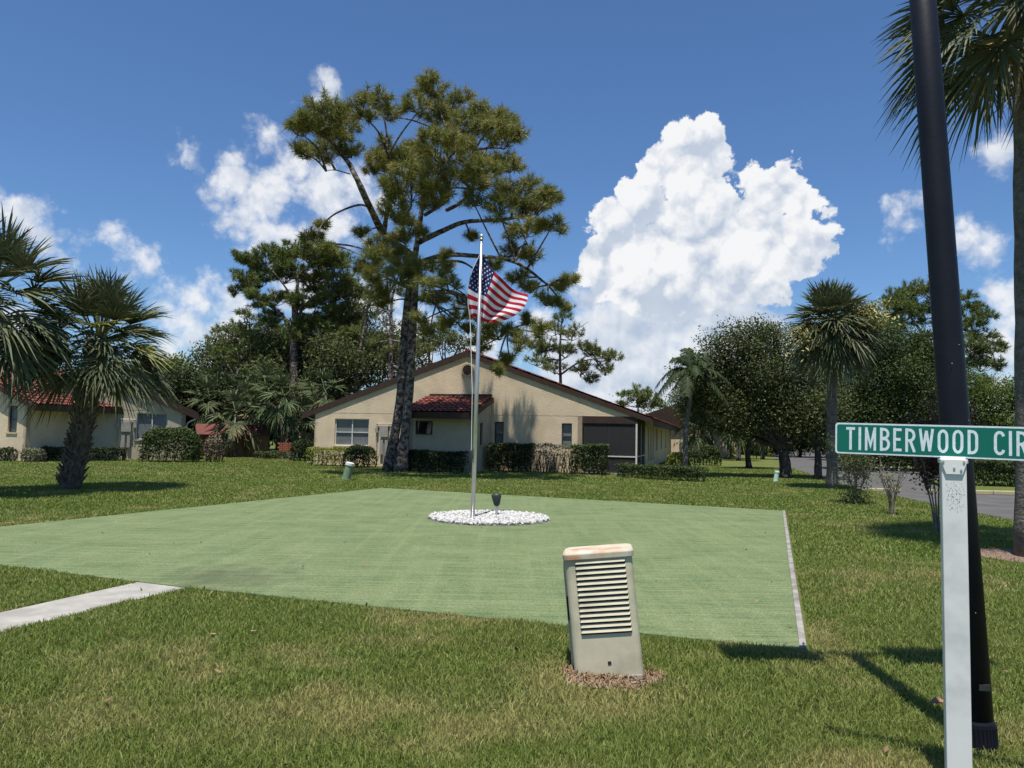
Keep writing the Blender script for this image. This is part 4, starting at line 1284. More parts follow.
mixed = [
    ('leafy_tree', 'dark bushy tree beside the gable of the tiled house', (178, 445), 50, [(165, 395, 16), (185, 388, 14), (180, 410, 18), (165, 425, 18), (195, 425, 16), (150, 410, 14)], 'leaf_dark', .24),
    ('leafy_tree', 'olive green tree peeking out right of the left palms', (172, 440), 58, [(168, 378, 13), (182, 372, 11), (192, 382, 10), (176, 392, 13), (150, 375, 14)], 'needles_far', .24),
    ('leafy_tree', 'dark dense tree under the small open pine', (220, 445), 50, [(215, 395, 16), (235, 398, 18), (212, 418, 16), (240, 420, 18), (225, 435, 16), (200, 400, 12)], 'leaf_dark', .24),
    ('leafy_tree', 'dark undergrowth tree beneath the round-topped pine', (280, 445), 53, [(270, 355, 15), (290, 365, 18), (265, 380, 18), (290, 395, 20), (270, 410, 20), (310, 375, 16)], 'leaf_oak', .24),
    ('leafy_tree', 'dense green tree over the left roof slope of the long house', (345, 445), 50, [(330, 350, 14), (345, 362, 16), (325, 375, 16), (350, 380, 14), (372, 370, 12), (335, 395, 16), (318, 405, 14)], 'leaf_oak', .22),
    ('leafy_tree', 'dense green tree hugging the left edge of the double trunk', (378, 440), 52, [(372, 350, 12), (385, 362, 13), (365, 378, 12), (390, 385, 12), (415, 365, 10)], 'leaf_oak', .22),
    ('leafy_tree', 'shaded tree at the back of the yard between the two houses', (305, 445), 56, [(300, 415, 22), (325, 420, 18), (275, 425, 20), (250, 420, 18), (300, 435, 16)], 'leaf_dark', .26),
    ('leafy_tree', 'low dark tree hiding the far end of the yard beside the tiled wing', (215, 445), 60, [(205, 425, 16), (225, 425, 16), (190, 415, 16), (180, 430, 16)], 'leaf_dark', .26),
    ('leafy_tree', 'tall dark tree filling the gap behind the round-topped pine and the slender pine', (335, 445), 60, [(320, 345, 18), (345, 330, 15), (370, 345, 16), (300, 360, 18), (395, 350, 14), (255, 375, 18), (275, 350, 14), (360, 315, 9)], 'leaf_oak', .26),
    ('leafy_tree', 'dense mid green tree rising behind the open pine left of the yard', (240, 445), 58, [(215, 360, 16), (240, 352, 18), (262, 345, 18), (225, 385, 18), (255, 380, 18), (205, 385, 14)], 'leaf_oak', .26),
    ('leafy_tree', 'thin green tree against the roof peak behind the flagpole', (440, 440), 58, [(428, 345, 9), (445, 342, 10), (460, 348, 9), (415, 350, 9)], 'leaf_oak', .22),
]
for nm, lab, b_, Y_, lo, mt, lf in mixed:
    broad_tree(nm, lab, b_, Y_, [(a, b - 4, q * 1.22) for a, b, q in lo], mt, leaf=lf, per=50, clump=.9, dens=4.6, tr=.2)

# fan palms in the yard between the houses
for (px, Y_, ty, lab, nf, br) in ((268, 44, 392, 'tallest fan palm in the yard between the two houses', 22, 'frond_bright'),
                                  (250, 46, 402, 'fan palm just left of the tallest one in the yard', 20, 'frond_bright'),
                                  (284, 43, 398, 'fan palm right of the tallest one in the yard, dark skirt of dead leaves', 22, 'frond_bright'),
                                  (210, 46, 402, 'pale leaved fan palm above the tiled garden wall', 20, 'frond_bright'),
                                  (303, 44, 420, 'short fan palm with drooping leaves beside the long house corner', 22, 'frond'),
                                  (236, 43, 415, 'short fan palm right of the tiled garden wall', 18, 'frond'),
                                  (325, 47, 392, 'fan palm rising just above the left eave of the long house', 18, 'frond_bright')):
    bx = (px - 512) / F * Y_
    tp = P(px, ty, Y_)
    fan_palm('fan_palm', lab, (bx, Y_, 0), tuple(tp), .14, nf, .85, .95, 18, br, lo_el=-75, droop=.45, dry=3, group='fan palms in the yard between the houses', rings=False)

# ------------------------------------------------------------------ trees on the right
oakA = [(700, 375, 22), (720, 358, 22), (745, 345, 22), (770, 345, 20), (730, 385, 26), (760, 375, 28), (790, 370, 24), (700, 400, 20), (735, 412, 22), (770, 405, 26), (800, 400, 26), (820, 380, 22), (690, 395, 12),
        (735, 332, 10), (755, 330, 9), (715, 342, 10), (775, 330, 9), (820, 410, 22), (790, 425, 18), (745, 428, 14), (815, 430, 14), (700, 422, 12)]
broad_tree('live_oak', 'large dark live oak with a forked trunk left of the tall cabbage palm', (786, 478), 31.5, [(a, b, r * .92) for a, b, r in oakA], 'leaf_oak', leaf=.12, per=110, clump=.75, dens=10, tr=.27,
           trunk_pts=[(785, 465), (783, 450)], spread=1.0)
broad_tree('live_oak', 'broad live oak behind the street sign between the cabbage palm and the dark lamp post', (880, 470), 42,
           [(850, 350, 22), (875, 338, 24), (900, 345, 24), (925, 352, 22), (945, 370, 20), (860, 375, 26), (890, 375, 28), (920, 385, 26), (870, 405, 26), (905, 410, 26), (935, 405, 22), (850, 400, 22), (845, 425, 18), (880, 430, 20), (915, 435, 20)],
           'leaf_hedge', leaf=.15, per=90, clump=.8, dens=8, tr=.3)
broad_tree('live_oak', 'live oak right of the dark lamp post, lit leaves near the palm trunk', (985, 470), 45,
           [(965, 385, 18), (985, 392, 18), (1003, 400, 20), (1020, 395, 20), (975, 415, 20), (1000, 425, 20), (960, 410, 18), (1020, 430, 20), (1045, 400, 24), (1070, 420, 24), (960, 435, 18), (985, 445, 18)],
           'leaf_bright', leaf=.15, per=70, clump=.8, dens=7, tr=.3)
pine_tree('pine_tree', 'rounded pine rising above the oaks behind the dark lamp post', (935, 460), 56,
          [(895, 300, 13), (912, 293, 14), (932, 290, 13), (905, 315, 15), (950, 300, 12), (965, 310, 12), (925, 312, 14), (975, 325, 12), (985, 338, 11), (992, 352, 9), (955, 325, 14), (970, 345, 12), (940, 335, 12), (998, 365, 7), (980, 365, 11), (890, 325, 10), (1000, 345, 5), (955, 365, 14), (975, 385, 12)],
          [([(938, 360), (920, 330), (905, 310)], .15), ([(938, 350), (960, 330), (978, 335)], .15)], [(937, 400), (938, 350), (936, 310)], .35, dens=12, K=32, length=.36, width=.038)
far = [
    ('street_tree', 'dark tree far down the lawn behind the leaning feather palm', (712, 458), 62, [(700, 395, 14), (715, 400, 16), (730, 410, 16), (702, 412, 12), (690, 405, 10)], 'leaf_dark'),
    ('street_tree', 'tree with a stout straight trunk left of the forked live oak', (749.5, 468), 41, [(745, 405, 18), (760, 415, 18), (735, 418, 16), (752, 430, 14), (765, 400, 16)], 'leaf_oak'),
    ('street_tree', 'thin straight tree close to the street, just left of the cabbage palm', (818, 480), 31, [(815, 400, 14), (826, 415, 14), (808, 418, 13), (822, 432, 12)], 'leaf_oak'),
    ('street_tree', 'shaded tree at the far bend of the street', (800, 462), 70, [(790, 420, 20), (815, 425, 20), (770, 430, 18), (835, 420, 18), (800, 438, 16), (830, 440, 16)], 'leaf_dark'),
    ('street_tree', 'dark tree behind the tall cabbage palm trunk', (845, 465), 60, [(840, 410, 18), (855, 425, 18), (835, 430, 18), (865, 445, 16), (845, 450, 14)], 'leaf_dark'),
    ('street_tree', 'shaded tree across the parking court behind the crape myrtles', (900, 470), 52, [(895, 430, 18), (920, 440, 20), (875, 445, 18), (940, 450, 18), (900, 455, 16), (925, 462, 14)], 'leaf_dark'),
    ('street_tree', 'shaded tree behind the clipped hedge across the street', (1000, 470), 50, [(985, 440, 18), (1010, 445, 20), (1035, 440, 20), (965, 450, 18), (1000, 460, 16), (1060, 450, 22), (1090, 430, 26)], 'leaf_dark'),
    ('street_tree', 'slender tree in the row at the end of the lawn, left of the stout trunk', (728, 462), 58, [(722, 415, 12), (735, 425, 12), (728, 400, 12)], 'leaf_hedge'),
    ('street_tree', 'pale leaved tree far behind the forked live oak', (765, 462), 75, [(755, 440, 14), (775, 440, 14), (765, 425, 14), (785, 446, 10), (745, 448, 8)], 'leaf_hedge'),
]
for nm, lab, b_, Y_, lo, mt in far:
    broad_tree(nm, lab, b_, Y_, lo, mt, leaf=.24 if Y_ > 45 else .15, per=60, clump=.95, dens=6 if Y_ > 45 else 9, tr=.16 if '/' not in lab else .2, fork=.55)
# slim palms at the end of the lawn
for px, Y_, ty, lab in ((697, 60, 424, 'slim fan palm at the end of the lawn nearest the far brown roof'), (739, 55, 420, 'slim fan palm at the end of the lawn just left of the stout trunk'),
                        (763, 60, 426, 'slim fan palm at the end of the lawn right of the stout trunk')):
    fan_palm('fan_palm', lab, ((px - 512) / F * Y_, Y_, 0), tuple(P(px, ty, Y_)), .16, 18, .9, 1.0, 14, 'frond_bright', lo_el=-75, droop=.5, dry=3, group='slim fan palms at the end of the lawn', rings=False)
# a wood closing the view far behind
cs = []
for k in range(260):
    x = rng.uniform(-190, 200); y = rng.uniform(105, 135); hgt = rng.uniform(3.5, 7.5)
    n_ = 900; cs.append(np.array([x, y, hgt * .40]) + rng.normal(size=(n_, 3)) * np.array([3.2, 2.2, hgt * .3]))
c_ = np.concatenate(cs); c_[:, 2] = np.abs(c_[:, 2]); V, Fq = leaves_geo(c_, .42)
tag(np_mesh('distant_wood', V, Fq, 'leaf_oak', None, tint=rng.random(len(Fq))), 'low dark belt of distant trees along the horizon', 'woods', kind='stuff')

# leaning feather palm by the far corner of the house
b_ = G(692, 476); Y_ = 30.0; b_ = Vector(((686 - 512) / F * Y_, Y_, 0)); tp = P(691, 376, Y_)
t_ = thing('feather_palm', 'slim feather palm with arching fronds near the right corner of the long house', 'palm tree', tuple(b_))
mb = MB(); c_ = curve_pts([b_, P(686, 430, Y_), P(690, 400, Y_), tp], 6); mb.tube(c_, [.11 - .002 * i for i in range(len(c_))], 8); mb.build('trunk', 'bark_palm', t_, smooth=True)
mb = MB(); mb.tube([tp - Z * .5, tp, tp + Z * .3], [.07, .09, .04], 8); mb.build('crownshaft', 'leaf_bright', t_, smooth=True)
parts = []
for az, el, L_, bd in ((180, 62, 1.9, .62), (172, 35, 1.9, .95), (160, 10, 1.6, .9), (200, 20, 1.7, 1.0), (100, 75, 1.6, .3), (60, 60, 1.9, .6), (10, 65, 1.9, .6), (350, 30, 2.0, .8), (20, 5, 1.8, .9), (330, -5, 1.7, .8), (270, 40, 1.8, .8), (250, 10, 1.7, .9), (300, 55, 1.8, .7), (120, 30, 1.8, .8), (215, -15, 1.5, .8)):
    parts.append(feather_frond(tuple(tp + Z * .2), R(az), R(el), L_ * .88, 34, bd, leaf=.42))
V, Fq, T_ = join(parts); np_mesh('crown', V, Fq, 'leaf_dark', t_, tint=T_)

# ------------------------------------------------------------------ near palms
Yp = 19.3
bp_ = Vector(((75 - 512) / F * Yp, Yp, 0)); tp = P(99, 343, Yp)
fan_palm('cabbage_palm', 'stout cabbage palm with cross-hatched leaf bases on the left lawn', tuple(bp_), tuple(tp), .225, 58, .85, 1.12, 36, 'frond', boots=.27, lo_el=-30, hi_el=84, droop=.38,
         dry=0, yellow=5, bark='boots', mid=P(84, 420, Yp), rings=False, taper=.95)
Yp = 17.0
bp_ = Vector(((-22 - 512) / F * Yp, Yp, 0)); tp = P(-14, 300, Yp)
fan_palm('cabbage_palm', 'cabbage palm cut off by the left edge of the photo', tuple(bp_), tuple(tp), .24, 56, .9, 1.15, 34, 'frond', boots=.0, lo_el=-50, hi_el=82, droop=.38, dry=0, rings=False)
Yp = 24.8
bp_ = Vector(((832 - 512) / F * Yp, Yp, 0)); tp = P(832, 326, Yp)
fan_palm('cabbage_palm', 'tall cabbage palm with smooth grey trunk and dense round crown beside the street', tuple(bp_), tuple(tp), .172, 84, .62, .95, 30, 'frond', lo_el=-48, hi_el=86, droop=.36, dry=7,
         stalks=((R(-42), R(32), 1.75), (R(-50), R(22), 1.7), (R(205), R(-8), 1.4)), taper=.95, yellow=2)
Yp = 10.9
bp_ = Vector(((1027 - 512) / F * Yp, Yp, 0)); tp = P(1025, -12, Yp)
fan_palm('cabbage_palm', 'cabbage palm with rough grey trunk at the right edge, fronds hanging over the lamp post', tuple(bp_), tuple(tp), .168, 58, .95, 1.15, 44, 'frond', lo_el=-44, hi_el=80, droop=.28, dry=2, taper=.97)
# mulch ring
mb = MB(); cx, cy = bp_.x, bp_.y; pts = []
for k in range(28): a_ = 2 * math.pi * k / 28; r_ = .85 * (1 + .12 * math.sin(3 * a_) + random.uniform(-.05, .05)); pts.append((cx + r_ * math.cos(a_), cy + r_ * math.sin(a_), .012))
mb.face(pts); tag(mb.build('mulch_ring', 'mulch'), kind='structure'); MULCH = [(p[0], p[1]) for p in pts]

# ------------------------------------------------------------------ hedges and shrubs
def gx_at(px, Y): return Vector(((px - 512) / F * Y, Y, 0))


hedge('round_hedge', 'big rounded hedge in front of the tiled house window', gx_at(137, 34.2), gx_at(205, 35), 1.6, 1.62, 'leaf_hedge', .10, 5200, rnd=1)
hedge('bare_shrub', 'twiggy half-bare shrub at the right end of the big rounded hedge', gx_at(203, 35.5), gx_at(221, 35.5), 1.0, 1.25, 'leaf_twiggy', .08, 700, cat='shrub', rnd=1, stems=10)
hedge('shrub', 'pale green shrub at the shaded corner of the tiled house', gx_at(21, 32.2), gx_at(46, 32.4), .8, .62, 'leaf_pale', .09, 900, cat='shrub', rnd=1)
hedge('shrub', 'small dark shrub under the tiled house window at the left edge', gx_at(-6, 32.6), gx_at(14, 32.6), .8, .62, 'leaf_dark', .09, 700, cat='shrub', rnd=1)
hedge('low_hedge', 'low dark hedge against the shaded wall of the tiled house', gx_at(46, 33.2), gx_at(130, 35.2), .7, .62, 'leaf_dark', .09, 2400)
hs = lambda px, s_: hp(tpx(px), s_, 0)
hedge('golden_shrub', 'yellow-green clipped shrub under the left window of the long house', hs(321, -1.2), hs(358, -1.2), .9, .82, 'leaf_yellow', .075, 1500, cat='shrub', jag=.06)
hedge('dark_shrub', 'dark rounded shrub between the yellow-green shrub and the pine', hs(357, -1.6), hs(388, -1.6), 1.1, .95, 'leaf_dark', .08, 2300, cat='shrub', rnd=1)
hedge('dark_hedge', 'dark clipped hedge in front of the shaded entry wall, right of the pine', hp(tB0 - .1, sB - 1.1, 0), hp(tB1 - .12, sB - 1.1, 0), .8, .85, 'leaf_dark', .08, 4200)
hedge('dark_hedge', 'tall dark hedge directly right of the entry wall', hs(496, -1.3), hs(539, -1.3), .9, 1.2, 'leaf_dark', .085, 3400)
hedge('thin_hedge', 'thin see-through hedge with pale stems in the middle of the house wall', hs(540, -1.2), hs(578, -1.2), .8, 1.2, 'leaf_pale', .085, 1100, stems=14)
hedge('dark_hedge', 'square-cut dark hedge in front of the screened porch', hs(577, -1.3), hs(612, -1.3), .9, 1.22, 'leaf_hedge', .085, 2700)
hedge('low_hedge', 'long low flat-topped hedge around the porch corner', gx_at(617, 29.3), gx_at(700, 27.2), .9, .52, 'leaf_hedge', .07, 4200)
hedge('round_bush', 'bright green round bush beside the slim feather palm', gx_at(668, 32), gx_at(694, 32), 1.0, .95, 'leaf_yellow', .075, 1500, cat='shrub', rnd=1)
hedge('round_bush', 'clipped round bush further down the lawn beside the far houses', gx_at(702, 44), gx_at(725, 44), 1.5, 1.15, 'leaf_hedge', .11, 1500, cat='shrub', rnd=1)
hedge('round_bush', 'small dark bush left of the clipped round bush down the lawn', gx_at(688, 42), gx_at(703, 42), 1.0, .9, 'leaf_dark', .11, 700, cat='shrub', rnd=1)
hedge('dark_shrub', 'dark shrub beside the left corner of the long house', gx_at(289, 38.5), gx_at(312, 38.2), 1.0, 1.1, 'leaf_dark', .10, 1300, cat='shrub', rnd=1)
hedge('low_shrub', 'low ground-hugging shrubs at the back of the yard lawn', gx_at(255, 41), gx_at(292, 41), 1.0, .4, 'leaf_hedge', .10, 900, cat='shrub')
hedge('clipped_hedge', 'square clipped hedge across the street at the right edge', gx_at(975, 26.6), gx_at(1060, 26.2), 1.2, 0.98, 'leaf_hedge', .08, 6000)
hedge('street_hedge', 'dark hedge along the far side of the parking court', gx_at(830, 40), gx_at(960, 37.0), 1.2, 1.0, 'leaf_dark', .12, 3400)


def myrtle(label, px, py, h, spread, material, nleaf, nst, base_leaf=0, Ybase=None):
    b = G(px, py); t_ = thing('crape_myrtle', label, 'shrub', tuple(b), 0, 'crape myrtles along the street lawn')
    mb = MB(); tips = []
    for i in range(nst):
        a_ = 2 * math.pi * i / nst + random.uniform(-.3, .3); r_ = spread * random.uniform(.25, .75)
        e = b + Vector((math.cos(a_) * r_, math.sin(a_) * r_, h * random.uniform(.55, .75)))
        m_ = b.lerp(e, .5) - Vector((math.cos(a_), math.sin(a_), 0)) * r_ * .15
        c = curve_pts([b + Vector((math.cos(a_), math.sin(a_), 0)) * .04, m_, e], 4)
        mb.tube(c, [.017 - .0011 * k for k in range(len(c))], 5, cap=False)
        for _ in range(5):
            f_ = c[random.randint(4, len(c) - 1)]
            g_ = f_ + Vector((random.uniform(-1, 1) * spread * .4, random.uniform(-1, 1) * spread * .4, h * random.uniform(.12, .4)))
            mb.tube([f_, f_.lerp(g_, .5) + Vector((random.uniform(-.04, .04), 0, 0)), g_], [.008, .006, .003], 4, cap=False); tips += [g_, f_.lerp(g_, .6)]
    mb.build('stems', 'bark_myrtle', t_)
    idx = rng.integers(0, len(tips), nleaf)
    c = np.array([tuple(tips[i]) for i in idx]) + rng.normal(size=(nleaf, 3)) * .09
    if base_leaf:
        c = np.concatenate([c, np.array(b) + np.abs(rng.normal(size=(base_leaf, 3)) * np.array([0, 0, .25])) + rng.normal(size=(base_leaf, 3)) * np.array([.2, .2, .03])])
    V, Fq = leaves_geo(c, .055, .6); np_mesh('foliage', V, Fq, material, t_, tint=rng.random(len(Fq)))


myrtle('crape myrtle shrub with a leafy dark base, leftmost of the three by the street', 856, 504, 1.5, .65, 'leaf_oak', 2600, 8, base_leaf=1400)
myrtle('nearly bare pale-stemmed crape myrtle between the two leafier ones', 892, 515, 1.2, .5, 'leaf_pale', 260, 9)
myrtle('purple-leaved crape myrtle right behind the street sign post', 938, 533, 2.25, .85, 'leaf_purple', 5200, 8)

# ------------------------------------------------------------------ flagpole island
FC = Vector((-.38, 14.3, 0)); FR = 1.13
mb = MB(); mb.face([(FC.x + FR * math.cos(2 * math.pi * k / 48), FC.y + FR * math.sin(2 * math.pi * k / 48), .026) for k in range(48)])
tag(mb.build('gravel_bed', 'gravel_bed'), kind='structure')
n_ = 3600; rr_ = FR * .985 * np.sqrt(rng.random(n_)); aa = rng.random(n_) * 6.2832
c_ = np.stack([FC.x + rr_ * np.cos(aa), FC.y + rr_ * np.sin(aa), .035 + rng.random(n_) * .03], 1)
# each pebble: a squashed, randomly turned octahedron with bevelled look
ax = rand_dirs(n_); bx_ = np.cross(ax, rand_dirs(n_)); bx_ /= np.linalg.norm(bx_, axis=1, keepdims=True); cx_ = np.cross(ax, bx_)
s1 = rng.uniform(.016, .034, (n_, 1)); ax, bx_, cx_ = ax * s1, bx_ * s1 * .8, cx_ * s1 * .65
cb = []
for i, j, k in ((-1, -1, -1), (1, -1, -1), (1, 1, -1), (-1, 1, -1), (-1, -1, 1), (1, -1, 1), (1, 1, 1), (-1, 1, 1)):
    cb.append(c_ + (ax * i + bx_ * j + cx_ * k) * rng.uniform(.6, .9, (n_, 1)))
V = np.stack(cb, 1).reshape(-1, 3)
fq = np.array([(0, 3, 2, 1), (4, 5, 6, 7), (0, 1, 5, 4), (1, 2, 6, 5), (2, 3, 7, 6), (3, 0, 4, 7)])
Fq = (np.arange(n_)[:, None, None] * 8 + fq[None]).reshape(-1, 4)
tag(np_mesh('white_gravel', V, Fq, 'stone', None, tint=np.repeat(rng.random(n_) ** 2, 6)), 'round bed of white stones around the foot of the flagpole', 'gravel', kind='stuff')

fb = Vector(((475.5 - 512) / F * 14.1, 14.1, .02))
ft = P(481.5, 240, 14.1)
fp = thing('flagpole', 'tall silver flagpole standing in the white stone bed', 'flagpole', tuple(fb))
mb = MB(); mb.tube([fb, fb.lerp(ft, .5), ft], [.042, .038, .025], 16); mb.build('shaft', 'pole_metal', fp, smooth=True)
mb = MB()
for k in range(5): pass
mb.tube([ft, ft + Z * .03], .035, 12); mb.tube([ft + Z * .03, ft + Z * .045, ft + Z * .07, ft + Z * .1, ft + Z * .115], [.012, .034, .045, .034, .006], 14)
mb.build('finial', 'pole_metal', fp, smooth=True)
mb = MB(); mb.tube([fb, fb + Z * .035], [.1, .085], 18); mb.build('base_collar', 'pole_metal', fp, smooth=False, bevel=.004)
ck = fb.lerp(ft, .22)
mb = MB(); mb.box(ck + Vector((-.065, -.06, -.12)), (.03, 0, 0), (0, .03, 0), (0, 0, .24)); mb.box(ck + Vector((-.06, -.055, -.03)), (.03, 0, 0), (0, .03, 0), (0, 0, .06)); mb.build('cleat', 'fixture', fp, bevel=.005)

# flag: sheet hanging in folds, hoist upper left, fly to the lower right
Yf = 14.28
e3 = lambda px, py, dy=0.0: np.array(P(px, py, Yf + dy))
topc = [e3(480, 254), e3(489, 264, .05), e3(499, 277, -.05), e3(512, 287, .06), e3(528, 296, 0)]
botc = [e3(470, 319), e3(475, 318, .16), e3(482, 320, -.05), e3(489, 323, .12), e3(496, 322, .05)]


def cr(pts, u_):
    n_ = len(pts) - 1; x = u_ * n_; i = min(int(x), n_ - 1); t_ = x - i
    g = lambda k: pts[max(0, min(n_, k))] if 0 <= k <= n_ else (2 * pts[0] - pts[1] if k < 0 else 2 * pts[-1] - pts[-2])
    a, b_, c_, d_ = g(i - 1), g(i), g(i + 1), g(i + 2)
    return .5 * (2 * b_ + (c_ - a) * t_ + (2 * a - 5 * b_ + 4 * c_ - d_) * t_ ** 2 + (3 * b_ - a - 3 * c_ + d_) * t_ ** 3)


def flag_pt(u_, v_):
    a, b_ = cr(topc, u_), cr(botc, u_)
    p = a + (b_ - a) * v_
    bow = math.sin(math.pi * v_)
    # fly edge bulges out to the right, hoist bows out to the left
    p = p + np.array([.17 * u_ ** 2 * bow - .13 * (1 - u_) ** 3 * bow, 0, 0])
    p[1] += .09 * math.sin(u_ * 10 + v_ * 3.0) * (.2 + u_) + .07 * math.sin(u_ * 19 - v_ * 5) * v_
    p[2] += .012 * math.sin(u_ * 14 + v_ * 4) - .05 * bow * u_
    return p


NU, NV = 80, 52
V = [flag_pt(i / NU, j / NV) for j in range(NV + 1) for i in range(NU + 1)]
Fl, mi = [], []
for j in range(NV):
    for i in range(NU):
        Fl.append((j * (NU + 1) + i, j * (NU + 1) + i + 1, (j + 1) * (NU + 1) + i + 1, (j + 1) * (NU + 1) + i))
        st = j * 13 // NV
        mi.append(2 if (i < NU * .4 and st < 7) else (1 if st % 2 == 0 else 0))
V = list(V)
for side in (-1, 1):
    for r_ in range(9):
        for c in range(6 if r_ % 2 == 0 else 5):
            cu = (.4 / 12) * (1 + 2 * c + (r_ % 2)); cv = (7 / 13 / 10) * (1 + r_)
            ctr = flag_pt(cu, cv); du = flag_pt(cu + .01, cv) - flag_pt(cu - .01, cv); dv_ = flag_pt(cu, cv + .01) - flag_pt(cu, cv - .01)
            du /= np.linalg.norm(du); nn_ = np.cross(du, dv_); nn_ /= np.linalg.norm(nn_); dv_ = np.cross(nn_, du)
            k0 = len(V); V.append(ctr + nn_ * .004 * side)
            for q in range(10):
                an = math.pi * q / 5 - math.pi / 2; rr_ = .023 if q % 2 == 0 else .010
                V.append(ctr + nn_ * .004 * side + du * rr_ * math.cos(an) + dv_ * rr_ * math.sin(an))
            for q in range(10): Fl.append((k0, k0 + 1 + q, k0 + 1 + (q + 1) % 10)); mi.append(0)
me = bpy.data.meshes.new('flag'); me.from_pydata([tuple(v) for v in V], [], Fl); me.update()
me.polygons.foreach_set('material_index', mi)
flag = link(me, 'flag', ['flag_white', 'flag_red', 'flag_blue'], None, smooth=True)
tag(flag, 'rippling red white and blue stars and stripes flag flying from the flagpole', 'flag')
mb = MB()
hp_ = [Vector(flag_pt(0, v_)) for v_ in (0, .25, .5, .75, 1)]
mb.tube([ft + Vector((-.03, .02, -.02)), hp_[0]] + hp_ + [ck + Vector((-.07, .03, 1.2)), ck + Vector((-.06, -.03, 0))], .007, 5)
mb.build('halyard', 'rope', fp)

# spotlight in the stone bed
sb_ = G(496.5, 518); sb_.z = .04
sp = thing('spotlight', 'small dark spotlight on a short stake in the white stones', 'light fixture', tuple(sb_))
mb = MB(); mb.tube([sb_, sb_ + Z * .2], .022, 10); mb.tube([sb_ - Z * .01, sb_ + Z * .02], .07, 12); mb.build('stake', 'pole_metal', sp, smooth=False)
mb = MB(); hd = sb_ + Z * .2
mb.tube([hd - Z * .02, hd + Z * .02 + Vector((0, .01, 0)), hd + Vector((-.01, .03, .16)), hd + Vector((-.015, .04, .2))], [.03, .06, .092, .096], 16); mb.build('lamp_head', 'fixture', sp, smooth=True)

# ------------------------------------------------------------------ utility pedestal
ub = Vector((.70, 5.29, 0)); ua = R(-7)
ut = thing('utility_box', 'leaning beige louvred utility box in the foreground grass, rust stained lid', 'utility box', tuple(ub), 0)
LM = Matrix.Translation(ub) @ Matrix.Rotation(ua, 4, 'Z') @ Matrix.Rotation(R(-6.2), 4, 'Y') @ Matrix.Rotation(R(-2.5), 4, 'X')
W_, D_, Hh = .455, .34, .82


def rrect(w, d, r, z, n=5):
    out = []
    for cx, cy, a0 in ((w / 2 - r, d / 2 - r, 0), (-w / 2 + r, d / 2 - r, 90), (-w / 2 + r, -d / 2 + r, 180), (w / 2 - r, -d / 2 + r, 270)):
        for k in range(n): a_ = R(a0 + 90 * k / (n - 1)); out.append(Vector((cx + r * math.cos(a_), cy + r * math.sin(a_), z)))
    return out


mb = MB(); mb.prism([LM @ p for p in rrect(W_, D_, .045, -.03)], LM.to_3x3() @ Vector((0, 0, Hh))); mb.build('body', 'box_paint', ut, bevel=.004)
mb = MB()
prof = [(0, .0, .012), (.005, .04, .016), (-.006, .052, .03)]
r0 = rrect(W_ + .022, D_ + .03, .055, Hh - .045); r1 = rrect(W_ + .026, D_ + .034, .055, Hh - .008); r2 = rrect(W_ + .010, D_ + .016, .05, Hh + .006); r3 = rrect(W_ - .03, D_ - .03, .04, Hh + .012)
rs = [[LM @ p for p in r_] for r_ in (r0, r1, r2, r3)]
i0 = 0
for r_ in rs: mb.v += [tuple(p) for p in r_]
k_ = len(r0)
for a_ in range(3):
    for k in range(k_): mb.f.append((a_ * k_ + k, a_ * k_ + (k + 1) % k_, (a_ + 1) * k_ + (k + 1) % k_, (a_ + 1) * k_ + k)); mb.m.append(0)
mb.f.append(tuple(range(3 * k_, 4 * k_))); mb.m.append(0); mb.f.append(tuple(range(k_))[::-1]); mb.m.append(0)
mb.build('lid', 'box_lid', ut, smooth=False, bevel=.004)
# front louvre panel: 14 pressed slats over dark slots
loc = lambda x, y, z: LM @ Vector((x, y, z))
mb = MB(); fy = -D_ / 2
nl = 14; z0l, z1l = .285, Hh - .05
for k in range(nl):
    za = z0l + (z1l - z0l) * k / nl; pz = (z1l - z0l) / nl
    xa, xb = -W_ / 2 + .068 , W_ / 2 - .048
    # hood: starts flush at the top, stands proud at its lower lip
    mb.hexa([loc(xa + .006, fy - .013, za + .012), loc(xb - .006, fy - .013, za + .012), loc(xb, fy - .002, za + .013), loc(xa, fy - .002, za + .013),
             loc(xa + .012, fy - .005, za + pz - .006), loc(xb - .012, fy - .005, za + pz - .006), loc(xb, fy - .002, za + pz - .003), loc(xa, fy - .002, za + pz - .003)])
mb.build('louver_panel', 'box_paint', ut)
mb = MB()
for k in range(nl):
    za = z0l + (z1l - z0l) * k / nl
    mb.box(loc(-W_ / 2 + .07, fy - .0045, za - .0), LM.to_3x3() @ Vector((W_ - .12, 0, 0)), LM.to_3x3() @ Vector((0, .003, 0)), LM.to_3x3() @ Vector((0, 0, .0125)))
mb.build('vent_slot', 'box_hole', ut)
mb = MB()
mb.box(loc(.0, fy - .003, .085), LM.to_3x3() @ Vector((.022, 0, 0)), LM.to_3x3() @ Vector((0, .004, 0)), LM.to_3x3() @ Vector((0, 0, .022)))
mb.build('keyhole', 'box_hole', ut)
mb = MB()  # rear shell, seen as a strip on the left
mb.prism([loc(-W_ / 2 - .022, -.02, -.02), loc(-W_ / 2 - .004, -.02, -.02), loc(-W_ / 2 - .004, D_ / 2 + .02, -.02), loc(-W_ / 2 - .022, D_ / 2 + .02, -.02)], LM.to_3x3() @ Vector((-.0, 0, Hh - .03)))
mb.build('side_flange', 'box_paint', ut, bevel=.003)
mb = MB(); mb.tube([loc(-W_ / 2 - .012, -.028, .36), loc(-W_ / 2 - .012, -.028, .52)], .006, 6); mb.build('hasp', 'box_hole', ut)
mb = MB()
for x in (-.02, .1): mb.tube([loc(x, fy - .02, -.0), loc(x, fy + .0, -.0)], .008, 8)
